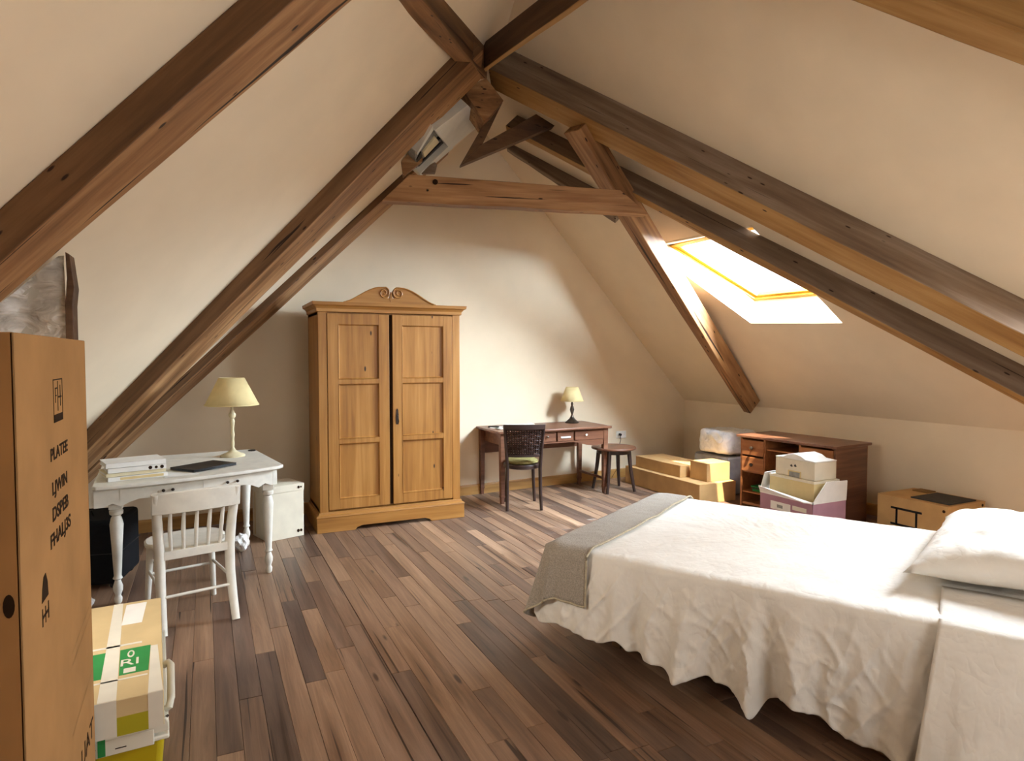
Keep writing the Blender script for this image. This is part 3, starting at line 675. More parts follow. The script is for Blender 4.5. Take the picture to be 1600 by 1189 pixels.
# black suitcase-like bag below the desk
sc_ = thing('suitcase', 'black fabric suitcase in the shadow under the white desk', 'suitcase', (-.78, 5.18, 0), radians(-12))
MB().box((-.29, -.22, .03), (.29, .22, .46)).obj('case_body', 'blackbag', sc_, bevel=.03, seg=3)
MB().box((-.292, -.222, .235), (.292, .222, .243)).obj('zip', 'black', sc_, bevel=.004)
MB().tube([(-.09, -.05, .455), (-.08, -.05, .49), (.08, -.05, .49), (.09, -.05, .455)], .009, 8).obj('handle', 'black', sc_, smooth=True)
for s_ in (-1, 1):
    for t_ in (-1, 1): MB().tube([(s_ * .24, t_ * .17 - .012, .018), (s_ * .24, t_ * .17 + .012, .018)], .0179, 14).obj('wheel', 'black', sc_, smooth='a')
# archive box
ab = thing('archive_box', 'off white lidded cardboard box standing between the white desk and the wardrobe', 'box', (.545, 5.80, 0), radians(18)); ab.scale = (.86, .9, 1)
MB().box((-.185, -.17, 0), (.185, .17, .40)).obj('box_body', 'box_white', ab, bevel=.003)
MB().box((-.19, -.175, .395), (.19, .175, .455)).obj('lid', 'box_white', ab, bevel=.003)
MB().tube([(.13, -.176, .425), (.13, -.1795, .425)], .012, 12).tube([(.155, -.176, .425), (.155, -.1795, .425)], .008, 12).obj('lid_stud', 'ink', ab)
for x, r in ((.125, .014), (.155, .012)): MB().lathe([(r, 0), (r, .002)], n=14).obj('printed_dot', 'ink', ab).matrix_local = frame((x, -.1705, .05), (1, 0, 0), (0, 0, 1))
for y_ in (-.15, .10): MB().box((-.186, y_, .02), (-.1852, y_ + .02, .38)).obj('side_fold', 'beige', ab)
# crumpled paper
bm = bmesh.new(); bmesh.ops.create_icosphere(bm, subdivisions=3, radius=.055)
for v_ in bm.verts: v_.co *= 1 + .45 * (noise.noise(v_.co * 28)) + .2 * noise.noise(v_.co * 70)
for v_ in bm.verts: v_.co.z *= 1.15
zz = min(v_.co.z for v_ in bm.verts)
for v_ in bm.verts: v_.co.z -= zz
me = bpy.data.meshes.new('crumpled_paper'); bm.to_mesh(me); bm.free(); me.materials.append(M['paper'])
o = bpy.data.objects.new('crumpled_paper', me); COL.objects.link(o); o.location = (.235, 5.44, 0); tag(o, 'crumpled white paper on the floor by the archive box', 'paper')
o2 = o.copy(); COL.objects.link(o2); o2.location = (-.68, 4.55, 0); o2.rotation_euler = (0, 0, 2); o2.scale = (1, .8, .7); o2['label'] = 'crumpled white paper scrap on the floor right behind the tall carton'

# ------------------------------------------------------------------ tall moving carton, front left
tb = thing('wardrobe_carton', 'tall brown moving carton with black printed lettering at the left edge', 'box', (-.60, 1.825, 0))
x0, x1, y0, y1, H = -.36, .286, -.385, .385, 1.592
mb = MB().box((x1 - .006, y0, 0), (x1, y1, H)).box((x0, y0, 0), (x0 + .006, y1, H)).box((x0, y0, 0), (x1, y0 + .006, H)).box((x0, y1 - .006, 0), (x1, y1, H)).box((x0, y0, 0), (x1, y1, .006))
mb.obj('carton_body', 'card_tall', tb, bevel=.002)
MB().box((x0 + .006, y0 + .06, H - .03), (x1 - .006, y1 - .004, H - .024)).obj('top_flap', 'card_tall', tb)
MB().hexa([(x1 - .32, y0 + .006, H - .03), (x1 - .006, y0 + .006, H - .03), (x1 - .006, y0 + .03, H - .01), (x1 - .32, y0 + .03, H - .01), (x1 - .32, y0 + .004, H - .026), (x1 - .006, y0 + .004, H - .026), (x1 - .006, y0 + .03, H - .006), (x1 - .32, y0 + .03, H - .006)]).obj('top_flap', 'card_dark', tb)
def onface(y, z, sx=0): return frame((x1 + .0006, y - 1.825, z), (0, 1, 0), (0, 0, 1))
MW = [('PLATEE', 1.815, 1.325, .060), ('LJWIN', 1.812, 1.248, .062), ('DSPEB', 1.812, 1.190, .066), ('FHALJ3S', 1.810, 1.135, .066)]
for t_, y, z, s_ in MW: text(t_, s_, 'ink', onface(y, z) @ Matrix.Diagonal((1, .66, 1, 1)), tb, bold=.0012)
text('UAT', .10, 'ink', onface(2.08, .47) @ Matrix.Diagonal((1, .75, 1, 1)), tb)
# keep-dry / this-way-up pictograms
mb = MB()
def fr_(y0_, y1_, z0_, z1_): mb.box((x1, y0_ - 1.825, z0_), (x1 + .0008, y1_ - 1.825, z1_))
fr_(1.765, 1.768, 1.395, 1.495); fr_(1.865, 1.868, 1.395, 1.495); fr_(1.765, 1.868, 1.492, 1.495); fr_(1.765, 1.868, 1.395, 1.413); fr_(1.812, 1.816, 1.42, 1.49); fr_(1.785, 1.789, 1.44, 1.475); fr_(1.785, 1.812, 1.472, 1.475); fr_(1.84, 1.844, 1.43, 1.48)
fr_(1.785, 1.80, 1.455, 1.458); fr_(1.822, 1.855, 1.450, 1.454)
mb.obj('printed_pictogram', 'ink', tb)
mb = MB(); mb.prism([(1.60 - 1.825, 1.035), (1.66 - 1.825, 1.035), (1.655 - 1.825, 1.065), (1.64 - 1.825, 1.088), (1.62 - 1.825, 1.085), (1.605 - 1.825, 1.06)], x1, x1 + .0008, 'x')
fr_(1.60, 1.606, .985, 1.022); fr_(1.655, 1.661, .985, 1.022); fr_(1.60, 1.661, 1.0, 1.006); fr_(1.628, 1.633, .985, 1.02)
mb.obj('printed_pictogram', 'ink', tb)
mb = MB()
for a, b_, c_, d_ in ((1.90, .80, 2.19, .83), (1.90, .77, 2.19, .80), (1.88, .60, 2.19, .63)): mb.add([(x1 + .0006, a - 1.825, b_), (x1 + .0006, c_ - 1.825, d_), (x1 + .0006, c_ - 1.825, d_ + .002), (x1 + .0006, a - 1.825, b_ + .002)], [(0, 1, 2, 3)])
mb.obj('scored_line', 'card_dark', tb)
# hand hole on the narrow face
mb = MB(); mb.prism([(x1 - .018 + .009 * cos(a * pi / 8), 1.09 + .022 * sin(a * pi / 8)) for a in range(16)], y0 - .0012, y0 + .001, 'y'); mb.obj('hand_hole', 'ink', tb)
# foil wrapped panel behind it, with a board at its side
fp = thing('wrapped_panel', 'upright panel in crinkled silvery plastic wrap behind the tall carton', 'panel', (-.90, 3.62, 0))
def wrapped(n=30, m=50):
    rows = []
    for j in range(m + 1):
        r = []
        for i in range(n + 1):
            u, v_ = i / n, j / m; top_ = min(2.01, zL(-.90 - .33 + .65 * u, 3.66) - .05)
            p = Vector((-.33 + .65 * u, 0, v_ * top_)); q = noise.noise(Vector((p.x * 9, p.z * 9, 1))) * .02 + abs(noise.noise(Vector((p.x * 22, p.z * 14, 4)))) * .018
            r.append((p.x, -.035 - q, p.z))
        rows.append(r)
    return rows
rows = wrapped(); MB().grid(rows).obj('wrapping', 'foil', fp, smooth=True)
MB().hexa([(-.32, -.03, 0), (.31, -.03, 0), (.31, .02, 0), (-.32, .02, 0), (-.32, -.03, 1.36), (.31, -.03, 1.99), (.31, .02, 1.97), (-.32, .02, 1.34)]).obj('panel_core', 'metalwhite', fp)
o = MB().prism([(0, 0), (.030, 0), (.030, 1.78), (.038, 1.86), (.022, 2.01), (.006, 2.02), (.010, 1.9), (0, 1.78)], 0, .12, 'y').obj('brown_board', 'beam_dark', bevel=.003)
o.location = (-.572, 3.52, 0); tag(o, 'narrow dark brown board standing at the right edge of the wrapped panel', 'board')

# ------------------------------------------------------------------ yellow crate and taped carton on it
cr = thing('storage_crate', 'yellow plastic crate with white rim and handle under the taped carton', 'crate', (-.498, 2.699, 0), radians(3.6))
a, b_, c_, d_ = -.33, .335, -.44, .42
mb = MB().grid([[(x * k, y * k, z) for x, y in ((a, c_), (b_, c_), (b_, d_), (a, d_))] for k, z in ((.90, 0), (.92, .02), (1.0, .34))], closed=True); mb.f += [(3, 2, 1, 0)]
mb.obj('crate_body', 'yellow', cr, bevel=.02, seg=3)
MB().box((a - .01, c_ - .012, .33), (b_ + .012, d_ + .01, .345)).obj('rim', 'lid', cr, bevel=.005)
# deep white apron of the rim with rounded lower corner
mb = MB().prism([(a, .358), (b_ + .012, .358), (b_ + .012, .385), (b_ + .004, .402), (a, .402)], c_ - .016, c_ - .004, 'y'); mb.obj('rim_apron', 'lid', cr, bevel=.004)
MB().box((a, c_ - .0175, .325), (b_ - .03, c_ - .008, .375)).obj('front_label', 'lid', cr, bevel=.003)
MB().box((.11, c_ - .0185, .352), (.15, c_ - .017, .355)).obj('label_print', 'ink', cr)
MB().box((.20, c_ - .0185, .342), (.23, c_ - .017, .345)).obj('label_print', 'ink', cr)
MB().box((.155, c_ - .019, .328), (.175, c_ - .016, .385)).obj('label_stripe', 'green', cr)
hp = [(b_ + .005, -.36, .385), (b_ + .014, -.365, .39), (b_ + .02, -.35, .41), (b_ + .024, -.16, .44), (b_ + .016, -.145, .445), (b_ + .0, -.14, .435)]
MB().tube(hp, .012, 10).obj('handle', 'lid', cr, smooth=True)
MB().tube([(a, c_ - .02, .388), (b_ - .02, c_ - .02, .392), (b_ + .01, c_ + .0, .40)], .004, 6).obj('wire_bail', 'iron', cr, smooth=True)
MB().box((a + .02, c_ + .03, .346), (b_ - .01, d_ - .02, .386)).obj('inner_lid', 'lid', cr, bevel=.008)
tc = thing('taped_carton', 'brown carton sealed with white tape and printed green on top, left foreground', 'box', (-.488, 2.679, .387), radians(3.6))
ax0, ax1, ay0, ay1, hh = -.30, .325, -.45, .43, .113
MB().box((ax0, ay0, 0), (ax1, ay1, hh)).obj('carton_body', 'card_pale', tc, bevel=.003)
def decal(name, mat, pts, z=hh + .0006, par=tc):
    mb = MB().add([(x + .46, y - 2.70, z) for x, y in pts], [tuple(range(len(pts)))]); o = mb.obj(name, mat, par, solid=.0005, fix=False); return o
decal('tape', 'tape', [(-.312, 2.252), (-.262, 2.252), (-.275, 3.128), (-.308, 3.128)])
decal('tape', 'tape', [(-.178, 2.252), (-.137, 2.252), (-.150, 2.62), (-.172, 2.62)])
decal('paper_label', 'paper', [(-.272, 2.872), (-.203, 2.872), (-.188, 3.10), (-.262, 3.10)])
decal('green_print', 'green', [(-.262, 2.42), (-.178, 2.42), (-.172, 2.63), (-.266, 2.63)])
decal('green_print', 'green', [(-.70, 2.42), (-.312, 2.42), (-.310, 2.63), (-.70, 2.63)])
decal('printed_line', 'tape', [(-.70, 2.665), (-.20, 2.665), (-.20, 2.68), (-.70, 2.68)])
decal('printed_line', 'tape', [(-.70, 2.385), (-.18, 2.385), (-.18, 2.395), (-.70, 2.395)])
decal('printed_badge', 'tape', [(-.232 + .011 * cos(k * pi / 10), 2.58 + .030 * sin(k * pi / 10)) for k in range(20)], hh + .0014)
decal('printed_badge', 'green', [(-.232 + .006 * cos(k * pi / 10), 2.58 + .018 * sin(k * pi / 10)) for k in range(20)], hh + .0022)
decal('printed_badge', 'tape', [(-.250, 2.43), (-.215, 2.43), (-.215, 2.465), (-.250, 2.465)], hh + .0014)
text('RI', .075, 'tape', frame((.226, -.19, hh + .0014), (1, 0, 0), (0, 1, 0)), tc)
MB().box((-.02 + .46 - .30, ay0 - .001, 0), (.46 - .262, ay0 + .001, hh)).obj('tape', 'tape', tc)
MB().box((.46 - .178, ay0 - .001, 0), (.46 - .137, ay0 + .001, hh)).obj('tape', 'tape', tc)
MB().box((-.262 + .46, ay0 - .001, 0), (.46 - .178, ay0 + .0005, .058)).obj('printed_band', 'lime', tc)

# ------------------------------------------------------------------ dark desk
DX, DY = 2.74, 5.99
dd = thing('wooden_desk', 'red brown wooden desk with drawers against the back wall', 'desk', (DX, DY, 0))
dw, ddp = 1.33, .60
MB().box((-.03, -.03, .735), (dw + .03, ddp + .01, .760)).obj('desk_top', 'cherry', dd, bevel=.006)
for x, y in ((.03, .03), (dw - .03, .03), (.03, ddp - .03), (dw - .03, ddp - .03)):
    MB().grid([[(x + a_ * r, y + b2 * r, z) for a_, b2 in ((-1, -1), (1, -1), (1, 1), (-1, 1))] for z, r in ((0, .018), (.06, .020), (.075, .026), (.09, .022), (.45, .026), (.735, .03))], closed=True).obj('leg', 'cherry', dd, bevel=.003)
MB().box((.05, .015, .60), (.06, ddp - .02, .735)).obj('side_apron', 'cherry', dd); MB().box((dw - .06, .015, .60), (dw - .05, ddp - .02, .735)).obj('side_apron', 'cherry', dd)
MB().box((.05, ddp - .03, .46), (dw - .05, ddp - .015, .735)).obj('modesty_panel', 'cherry', dd)
MB().box((.05, .012, .60), (dw - .05, .028, .615)).box((.05, .012, .722), (dw - .05, .028, .735)).obj('drawer_rail', 'cherry', dd)
for i, (xa, xb) in enumerate(((.07, .42), (.44, .66), (.68, .88), (.90, 1.27))):
    d_ = MB().box((xa, .006, .618), (xb, .03, .720)).obj('drawer', 'cherry', dd, bevel=.003)
    if i == 2: MB().box((xa + .04, -.004, .650), (xb - .04, .008, .668)).obj('drawer_pull', 'paper', d_, bevel=.003)
    else: MB().lathe([(.005, 0), (.005, .012), (.012, .016), (.012, .022), (.004, .027)], n=14).obj('drawer_knob', 'brass' if i != 3 else 'paper', d_, smooth='a').matrix_local = Matrix.Translation(((xa + xb) / 2 - .05 * (i == 3), .006, .675)) @ Matrix.Rotation(radians(90), 4, 'X')
# shaped bracket below the right drawer
MB().prism([(.88, .60), (1.27, .60), (1.27, .555), (1.18, .545), (1.05, .56), (.95, .585)], .014, .028, 'y').obj('bracket', 'cherry', dd)
MB().box((dw - .042, .04, .15), (dw - .018, ddp - .04, .175)).obj('side_stretcher', 'cherry', dd, bevel=.003)
# papers on the desk
rg = random.Random(4)
for i, (x, y, r, mt_, lab) in enumerate(((2.95, 6.30, .2, 'paper', 'large white sheet lying on the dark desk behind the chair'), (3.16, 6.38, -.3, 'paper', 'white folded sheet on the dark desk nearest the lamp'), (3.05, 6.22, .5, 'paper_grey', 'grey printed sheet on top of the white papers on the dark desk'))):
    rows = []
    for j in range(7):
        rows.append([((k / 6 - .5) * .30, (j / 6 - .5) * .21, .004 + i * .006 + .016 * (k / 6) ** 2 * (i == 1) + .004 * sin(k + j)) for k in range(7)])
    o = MB().grid(rows).obj('paper_sheet', mt_, solid=.0015, fix=False); o.location = (x, y, .7605); o.rotation_euler = (0, 0, r); tag(o, lab, 'paper')
o = MB().prism([(-.02, -.06), (.02, -.06), (.02, .06), (-.02, .06)], 0, .018).obj('pen_case', 'black', bevel=.006); o.location = (2.83, 6.37, .7605); o.rotation_euler = (0, 0, .8); tag(o, 'small dark case left of the papers on the dark desk', 'case')
# small lamp
l2 = thing('table_lamp', 'small lamp with dark bronze foot and cream shade on the dark desk', 'lamp', (3.86, 6.43, .760))
MB().lathe([(.080, 0), (.082, .010), (.072, .016), (.055, .03), (.032, .05), (.018, .075), (.014, .09)], n=28).obj('base', 'brass', l2, smooth='a')
MB().lathe([(.014, .085), (.010, .10), (.020, .13), (.026, .155), (.018, .19), (.010, .205), (.016, .22), (.010, .235), (.009, .27)], n=20).obj('column', 'brass', l2, smooth=True)
shade(l2, .135, .072, .255, .42)
MB().lathe([(.010, .26), (.024, .30), (.026, .32), (.014, .345), (.003, .352)], n=14).obj('bulb', 'white_paint', l2, smooth=True)

# dark chair, woven back
c2 = thing('bentwood_chair', 'dark wooden chair with woven back and olive cushion at the dark desk', 'chair', (2.92, 5.86, 0), radians(-20)); c2.scale = (.93, 1, 1)
MB().lathe([(.19, .405), (.205, .41), (.205, .44), (.195, .45), (.001, .446)], n=32).obj('seat', 'bentwood', c2, smooth='a')
MB().lathe([(.165, .449), (.18, .462), (.178, .48), (.15, .492), (.001, .496)], n=28).obj('seat_cushion', 'cushion', c2, smooth=True)
for s_ in (-1, 1):
    MB().tube([(s_ * .185, -.22, 0), (s_ * .18, -.185, .2), (s_ * .178, -.175, .42), (s_ * .19, -.185, .60), (s_ * .215, -.22, .86)], [.017, .019, .020, .018, .015], 10).obj('back_post', 'bentwood', c2, smooth=True)
    MB().tube([(s_ * .17, .20, 0), (s_ * .155, .165, .2), (s_ * .145, .15, .41)], [.016, .018, .020], 10).obj('leg', 'bentwood', c2, smooth=True)
rows = []
for i in range(11):
    t = i / 10; x = -.225 + .45 * t; yb = -.225 - .035 * (1 - (2 * t - 1) ** 2); rows.append([(x, yb - .012, .815), (x, yb - .014, .865), (x, yb + .008, .865), (x, yb + .008, .815)])
mb = MB().grid(rows, closed=True); mb.f += [(3, 2, 1, 0), (40, 41, 42, 43)]; mb.obj('crest_rail', 'bentwood', c2, bevel=.003)
rows = []
for i in range(11):
    t = i / 10; x = -.185 + .37 * t; yb = -.182 - .03 * (1 - (2 * t - 1) ** 2); rows.append([(x, yb - .009, .535), (x, yb - .009, .56), (x, yb + .007, .56), (x, yb + .007, .535)])
mb = MB().grid(rows, closed=True); mb.f += [(3, 2, 1, 0), (40, 41, 42, 43)]; mb.obj('lower_rail', 'bentwood', c2, bevel=.002)
# woven cane: real crossing strips, one part
mb = MB()
def bp(u, v_):
    x = (-.185 + .37 * u) * (1 + .12 * v_); return Vector((x, -.182 - .035 * v_ - .032 * (1 - (2 * u - 1) ** 2), .555 + .265 * v_))
for i in range(15):
    u = (i + .5) / 15; mb.tube([bp(u, v_ / 4) + Vector((0, .002 * (-1) ** (v_ + i), 0)) for v_ in range(5)], .0085, 4)
for j in range(12):
    v_ = (j + .5) / 12; mb.tube([bp(u / 6, v_) + Vector((0, .004 * (-1) ** (u + j), 0)) for u in range(7)], .0085, 4)
o = mb.obj('woven_back', 'bentwood', c2); o['kind'] = 'stuff'

# round side table with four splayed legs
st = thing('round_stool', 'round wooden stool with splayed legs right of the dark desk', 'stool', (4.22, 6.10, 0), radians(20))
MB().lathe([(.235, .475), (.255, .482), (.258, .493), (.250, .502), (.001, .503)], n=40).obj('stool_top', 'cherry', st, smooth='a')
MB().lathe([(.185, .43), (.195, .43), (.195, .476), (.185, .476)], n=32, cap=False).obj('apron_ring', 'bentwood', st, smooth='a')
for k in range(4):
    a_ = k * pi / 2 + .35; MB().tube([(.245 * cos(a_), .245 * sin(a_), 0), (.20 * cos(a_), .20 * sin(a_), .25), (.175 * cos(a_), .175 * sin(a_), .475)], [.016, .021, .025], 10).obj('leg', 'bentwood', st, smooth=True)
# socket with plug
ol = thing('wall_outlet', 'white wall socket with dark plug above the round stool', 'outlet', (4.745, back_y(4.745), .545))
MB().box((-.075, -.012, -.045), (.075, 0, .045)).obj('cover_plate', 'outlet', ol, bevel=.004)
MB().tube([(-.035, -.010, .005), (-.035, -.020, .005)], .030, 20).tube([(.045, -.010, .005), (.045, -.016, .005)], .006, 10).obj('socket_ring', 'outlet', ol)
MB().tube([(-.035, -.018, .004), (-.035, -.05, .004)], .016, 12).obj('plug', 'black', ol)
MB().tube([(-.035, -.045, 0), (-.037, -.05, -.06), (-.06, -.035, -.2), (-.07, -.03, -.42), (-.16, -.04, -.53)], .004, 6).obj('cord', 'black', ol, smooth=True)

# ------------------------------------------------------------------ cartons by the right wall
def carton(name, label, lo, hi, mat, group=None, tape=True, axis='x'):
    t = thing(name, label, 'box', (lo[0], lo[1], lo[2]), 0, group)
    X_, Y_, Z_ = hi[0] - lo[0], hi[1] - lo[1], hi[2] - lo[2]
    MB().box((0, 0, 0), (X_, Y_, Z_ - .004)).obj('carton_body', mat, t, bevel=.003)
    g_ = .002
    if axis == 'y':
        MB().box((0, 0, Z_ - .004), (X_ / 2 - g_, Y_, Z_)).obj('top_flap', mat, t); MB().box((X_ / 2 + g_, 0, Z_ - .004), (X_, Y_, Z_)).obj('top_flap', mat, t)
    else:
        MB().box((0, 0, Z_ - .004), (X_, Y_ / 2 - g_, Z_)).obj('top_flap', mat, t); MB().box((0, Y_ / 2 + g_, Z_ - .004), (X_, Y_, Z_)).obj('top_flap', mat, t)
    return t
G = 'brown cartons stacked near the back right corner'
carton('flat_carton', 'large flat brown carton at the bottom of the stack near the corner', (4.60, 5.10, 0), (5.10, 6.40, .205), 'card', G, axis='y')
carton('flat_carton', 'flat brown carton on top of the stack, nearest the round stool', (4.68, 5.50, .2065), (5.09, 6.30, .335), 'card', G, axis='y')
carton('flat_carton', 'small brown carton on top of the stack, nearest the white bundle', (4.77, 5.18, .2065), (5.09, 5.44, .40), 'card', G)
# fabric container with the white plastic bundle on it
gb_ = thing('laundry_bin', 'grey fabric container under the white plastic bundle', 'container', (5.38, 5.54, 0))
mb = MB(); rows = []
for z, k in ((0, .92), (.02, .96), (.1, 1), (.3, 1.0), (.40, .98), (.425, .96)):
    rows.append([((.235 * cx_ + .008 * sin(z * 30 + i)) * k, (.27 * cy_ + .006 * cos(z * 26 + i * 2)) * k, z) for i, (cx_, cy_) in enumerate(((-1, -1), (-.3, -1.02), (.3, -1.02), (1, -1), (1.02, 0), (1, 1), (0, 1.02), (-1, 1), (-1.02, .3), (-1.02, -.3)))])
mb.grid(rows, closed=True); mb.f += [tuple(range(9, -1, -1)), tuple(50 + i for i in range(10))]
mb.obj('container_body', 'greycloth', gb_, bevel=.02)
MB().tube([(-.245, -.10, .30), (-.262, -.05, .36), (-.262, .05, .36), (-.245, .10, .30)], .007, 6).obj('handle', 'greycloth', gb_, smooth=True)
wb = thing('plastic_bundle', 'white plastic wrapped bundle beside the low cabinet', 'bundle', (5.37, 5.50, .428))
def soft_box(sx, sy, sz, n=14, amp=.018, seed=0., sag=.02):
    bm = bmesh.new(); bmesh.ops.create_cube(bm, size=2); bmesh.ops.subdivide_edges(bm, edges=bm.edges, cuts=n, use_grid_fill=True)
    for v_ in bm.verts:
        c = v_.co; r = Vector(c); p = 7
        k = (abs(c.x) ** p + abs(c.y) ** p + abs(c.z) ** p) ** (-1 / p); r = c * k
        q = Vector((r.x * sx, r.y * sy, r.z * sz))
        nn = noise.noise(q * 9 + Vector((seed, 0, 0))) * amp + abs(noise.noise(q * 20 + Vector((0, seed, 0)))) * amp * .7
        q += r.normalized() * nn
        v_.co = q
    z0 = min(v_.co.z for v_ in bm.verts)
    for v_ in bm.verts: v_.co.z -= z0
    me = bpy.data.meshes.new('m'); bm.to_mesh(me); bm.free(); me.shade_smooth(); return me
me = soft_box(.24, .24, .13, amp=.02, seed=3); me.materials.append(M['wrap']); o = bpy.data.objects.new('wrapped_stack', me); COL.objects.link(o); o.parent = wb
mb = MB(); rows = []
for j in range(6):
    rows.append([(-.255 - .012 * sin(j * 1.3 + k) - .006 * j / 5, -.20 + .26 * k / 8 + .03 * j / 5, .265 - .11 * j / 5 - .02 * sin(k * 1.1)) for k in range(9)])
mb.grid(rows).obj('loose_flap', 'wrap', wb, smooth=True, solid=.004, fix=False)

# low cabinet desk in orange-brown wood
CX, CY = 4.99, 3.82
cb = thing('cabinet_desk', 'orange brown knee hole desk with drawers against the right wall', 'desk', (CX, CY, 0), radians(6))
cdx, cdy, ch_ = .50, 1.01, .75
MB().box((-.035, -.03, ch_ - .025), (cdx + .02, cdy + .03, ch_)).obj('desk_top', 'cherry', cb, bevel=.006)
for y in (0, .34, .72, cdy - .02):
    MB().box((.0, y, .0 if y in (0, cdy - .02) else .06), (cdx, y + .02, ch_ - .025)).obj('side_panel', 'cherry' if y == 0 else 'orangewood', cb, bevel=.002)
MB().box((cdx - .012, 0, .05), (cdx, cdy, ch_ - .025)).obj('back_panel', 'orangewood', cb)
for (ya, yb) in ((.02, .34), (.73, cdy - .02)): MB().box((.01, ya, .05), (cdx - .01, yb, .07)).obj('bottom_board', 'orangewood', cb)
MB().box((.02, .36, .62), (cdx - .01, .72, .635)).obj('pencil_shelf', 'orangewood', cb)
for (ya, yb) in ((.02, .34), (.73, cdy - .02)):
    MB().box((.01, ya, .375), (cdx - .01, yb, .385)).obj('divider', 'orangewood', cb)
    for z0, z1 in ((.555, .705), (.39, .535)):
        d_ = MB().box((-.012, ya + .004, z0), (.012, yb - .004, z1)).box((.012, ya + .012, z0 + .004), (.42, ya + .02, z1 - .02)).box((.012, yb - .02, z0 + .004), (.42, yb - .012, z1 - .02)).obj('drawer', 'orangewood', cb, bevel=.003)
        MB().lathe([(.007, 0), (.007, .012), (.017, .018), (.018, .026), (.008, .034), (.001, .035)], n=16).obj('drawer_knob', 'brass', d_, smooth='a').matrix_local = Matrix.Translation((-.012, (ya + yb) / 2, (z0 + z1) / 2)) @ Matrix.Rotation(radians(-90), 4, 'Y')
MB().box((.01, .74, .17), (cdx - .01, cdy - .02, .182)).obj('shelf', 'orangewood', cb, bevel=.002)
for i, (z, hgt, mt_, lab) in enumerate(((.183, .022, 'green', 'green book lying on the lower shelf of the knee hole desk'), (.2065, .015, 'charcoal', 'thin dark book on top of the green one on the desk shelf'), (.223, .012, 'green', 'topmost thin green book on the desk shelf'))):
    o = MB().box((0, 0, 0), (.20, .15, hgt)).obj('book', mt_, bevel=.002); o.location = cb.matrix_basis @ Vector((.06, .76 + .01 * i, z)); o.rotation_euler = (0, 0, radians(6)); tag(o, lab, 'book', 'books on the desk shelf')
# pink open carton, beige box in it, white box on top
pk = thing('open_carton', 'dusty pink carton with open white flaps in front of the knee hole desk', 'box', (4.44, 3.60, 0))
X_, Y_, Z_ = .40, .55, .345
mb = MB().box((0, 0, 0), (.006, Y_, Z_)).box((X_ - .006, 0, 0), (X_, Y_, Z_)).box((0, 0, 0), (X_, .006, Z_)).box((0, Y_ - .006, 0), (X_, Y_, Z_)).box((0, 0, 0), (X_, Y_, .006))
mb.obj('carton_body', 'pink', pk, bevel=.002)
mb = MB().box((-.002, -.002, Z_ - .012), (.008, Y_ + .002, Z_ + .004)).box((X_ - .008, -.002, Z_ - .012), (X_ + .002, Y_ + .002, Z_ + .004)).box((-.002, -.002, Z_ - .012), (X_ + .002, .008, Z_ + .004)).box((-.002, Y_ - .008, Z_ - .012), (X_ + .002, Y_ + .002, Z_ + .004))
mb.obj('white_edge', 'paper', pk)
def flap(p, mat='paper'):
    P_ = [Vector(q) for q in p]; n_ = (P_[1] - P_[0]).cross(P_[3] - P_[0]).normalized() * .004
    return MB().hexa([q - n_ for q in P_] + [q + n_ for q in P_]).obj('flap', mat, pk)
flap([(0, 0, Z_), (0, Y_, Z_), (-.05, Y_ * .95, Z_ + .055), (-.05, .05, Z_ + .0)])
flap([(0, Y_, Z_), (X_, Y_, Z_), (X_, Y_ + .03, Z_ + .16), (.02, Y_ - .03, Z_ + .17)])
flap([(0, 0, Z_), (X_, 0, Z_), (X_ - .02, -.02, Z_ + .16), (.12, -.03, Z_ + .17)])
MB().box((-.0015, .22, .215), (0, .43, .285)).obj('shipping_label', 'paper', pk); MB().box((-.0022, .30, .235), (-.001, .36, .262)).obj('label_print', 'paper_grey', pk); MB().box((-.0022, .06, .25), (-.001, .20, .285)).obj('label_print', 'tape', pk)
bb = thing('beige_box', 'beige cardboard box sitting inside the pink carton', 'box', (4.50, 3.64, .008))
MB().box((0, 0, 0), (.30, .46, .49)).obj('box_body', 'beige', bb, bevel=.003); MB().box((-.004, -.004, .478), (.304, .464, .500)).obj('box_rim', 'box_white', bb, bevel=.003)
wbx = thing('white_box', 'white lidded box on top of the beige one by the knee hole desk', 'box', (4.52, 3.65, .5095)); wbx.scale = (1, .9, 1)
MB().box((0, 0, 0), (.26, .45, .15)).obj('box_body', 'box_white', wbx, bevel=.006)
MB().prism([(-.004, .15), (.454, .15), (.454, .158), (.36, .165), (.31, .19), (.24, .203), (.16, .19), (.11, .165), (-.004, .160)], 0, .262, 'x').obj('domed_lid', 'paper', wbx, bevel=.004)
MB().box((-.002, .15, .0), (.0, .30, .055)).obj('handle_recess', 'beige', wbx); MB().box((-.003, .165, .0), (.0, .285, .045)).obj('handle_recess', 'paper_grey', wbx)
mb = MB().add([(-.0008, .20, .095), (-.0008, .22, .115), (-.0008, .235, .095), (-.0008, .217, .088)], [(0, 1, 2, 3)]).add([(-.0008, .245, .090), (-.0008, .26, .108), (-.0008, .28, .095), (-.0008, .262, .084)], [(0, 1, 2, 3)]); mb.obj('printed_mark', 'charcoal', wbx, solid=.0005, fix=False)
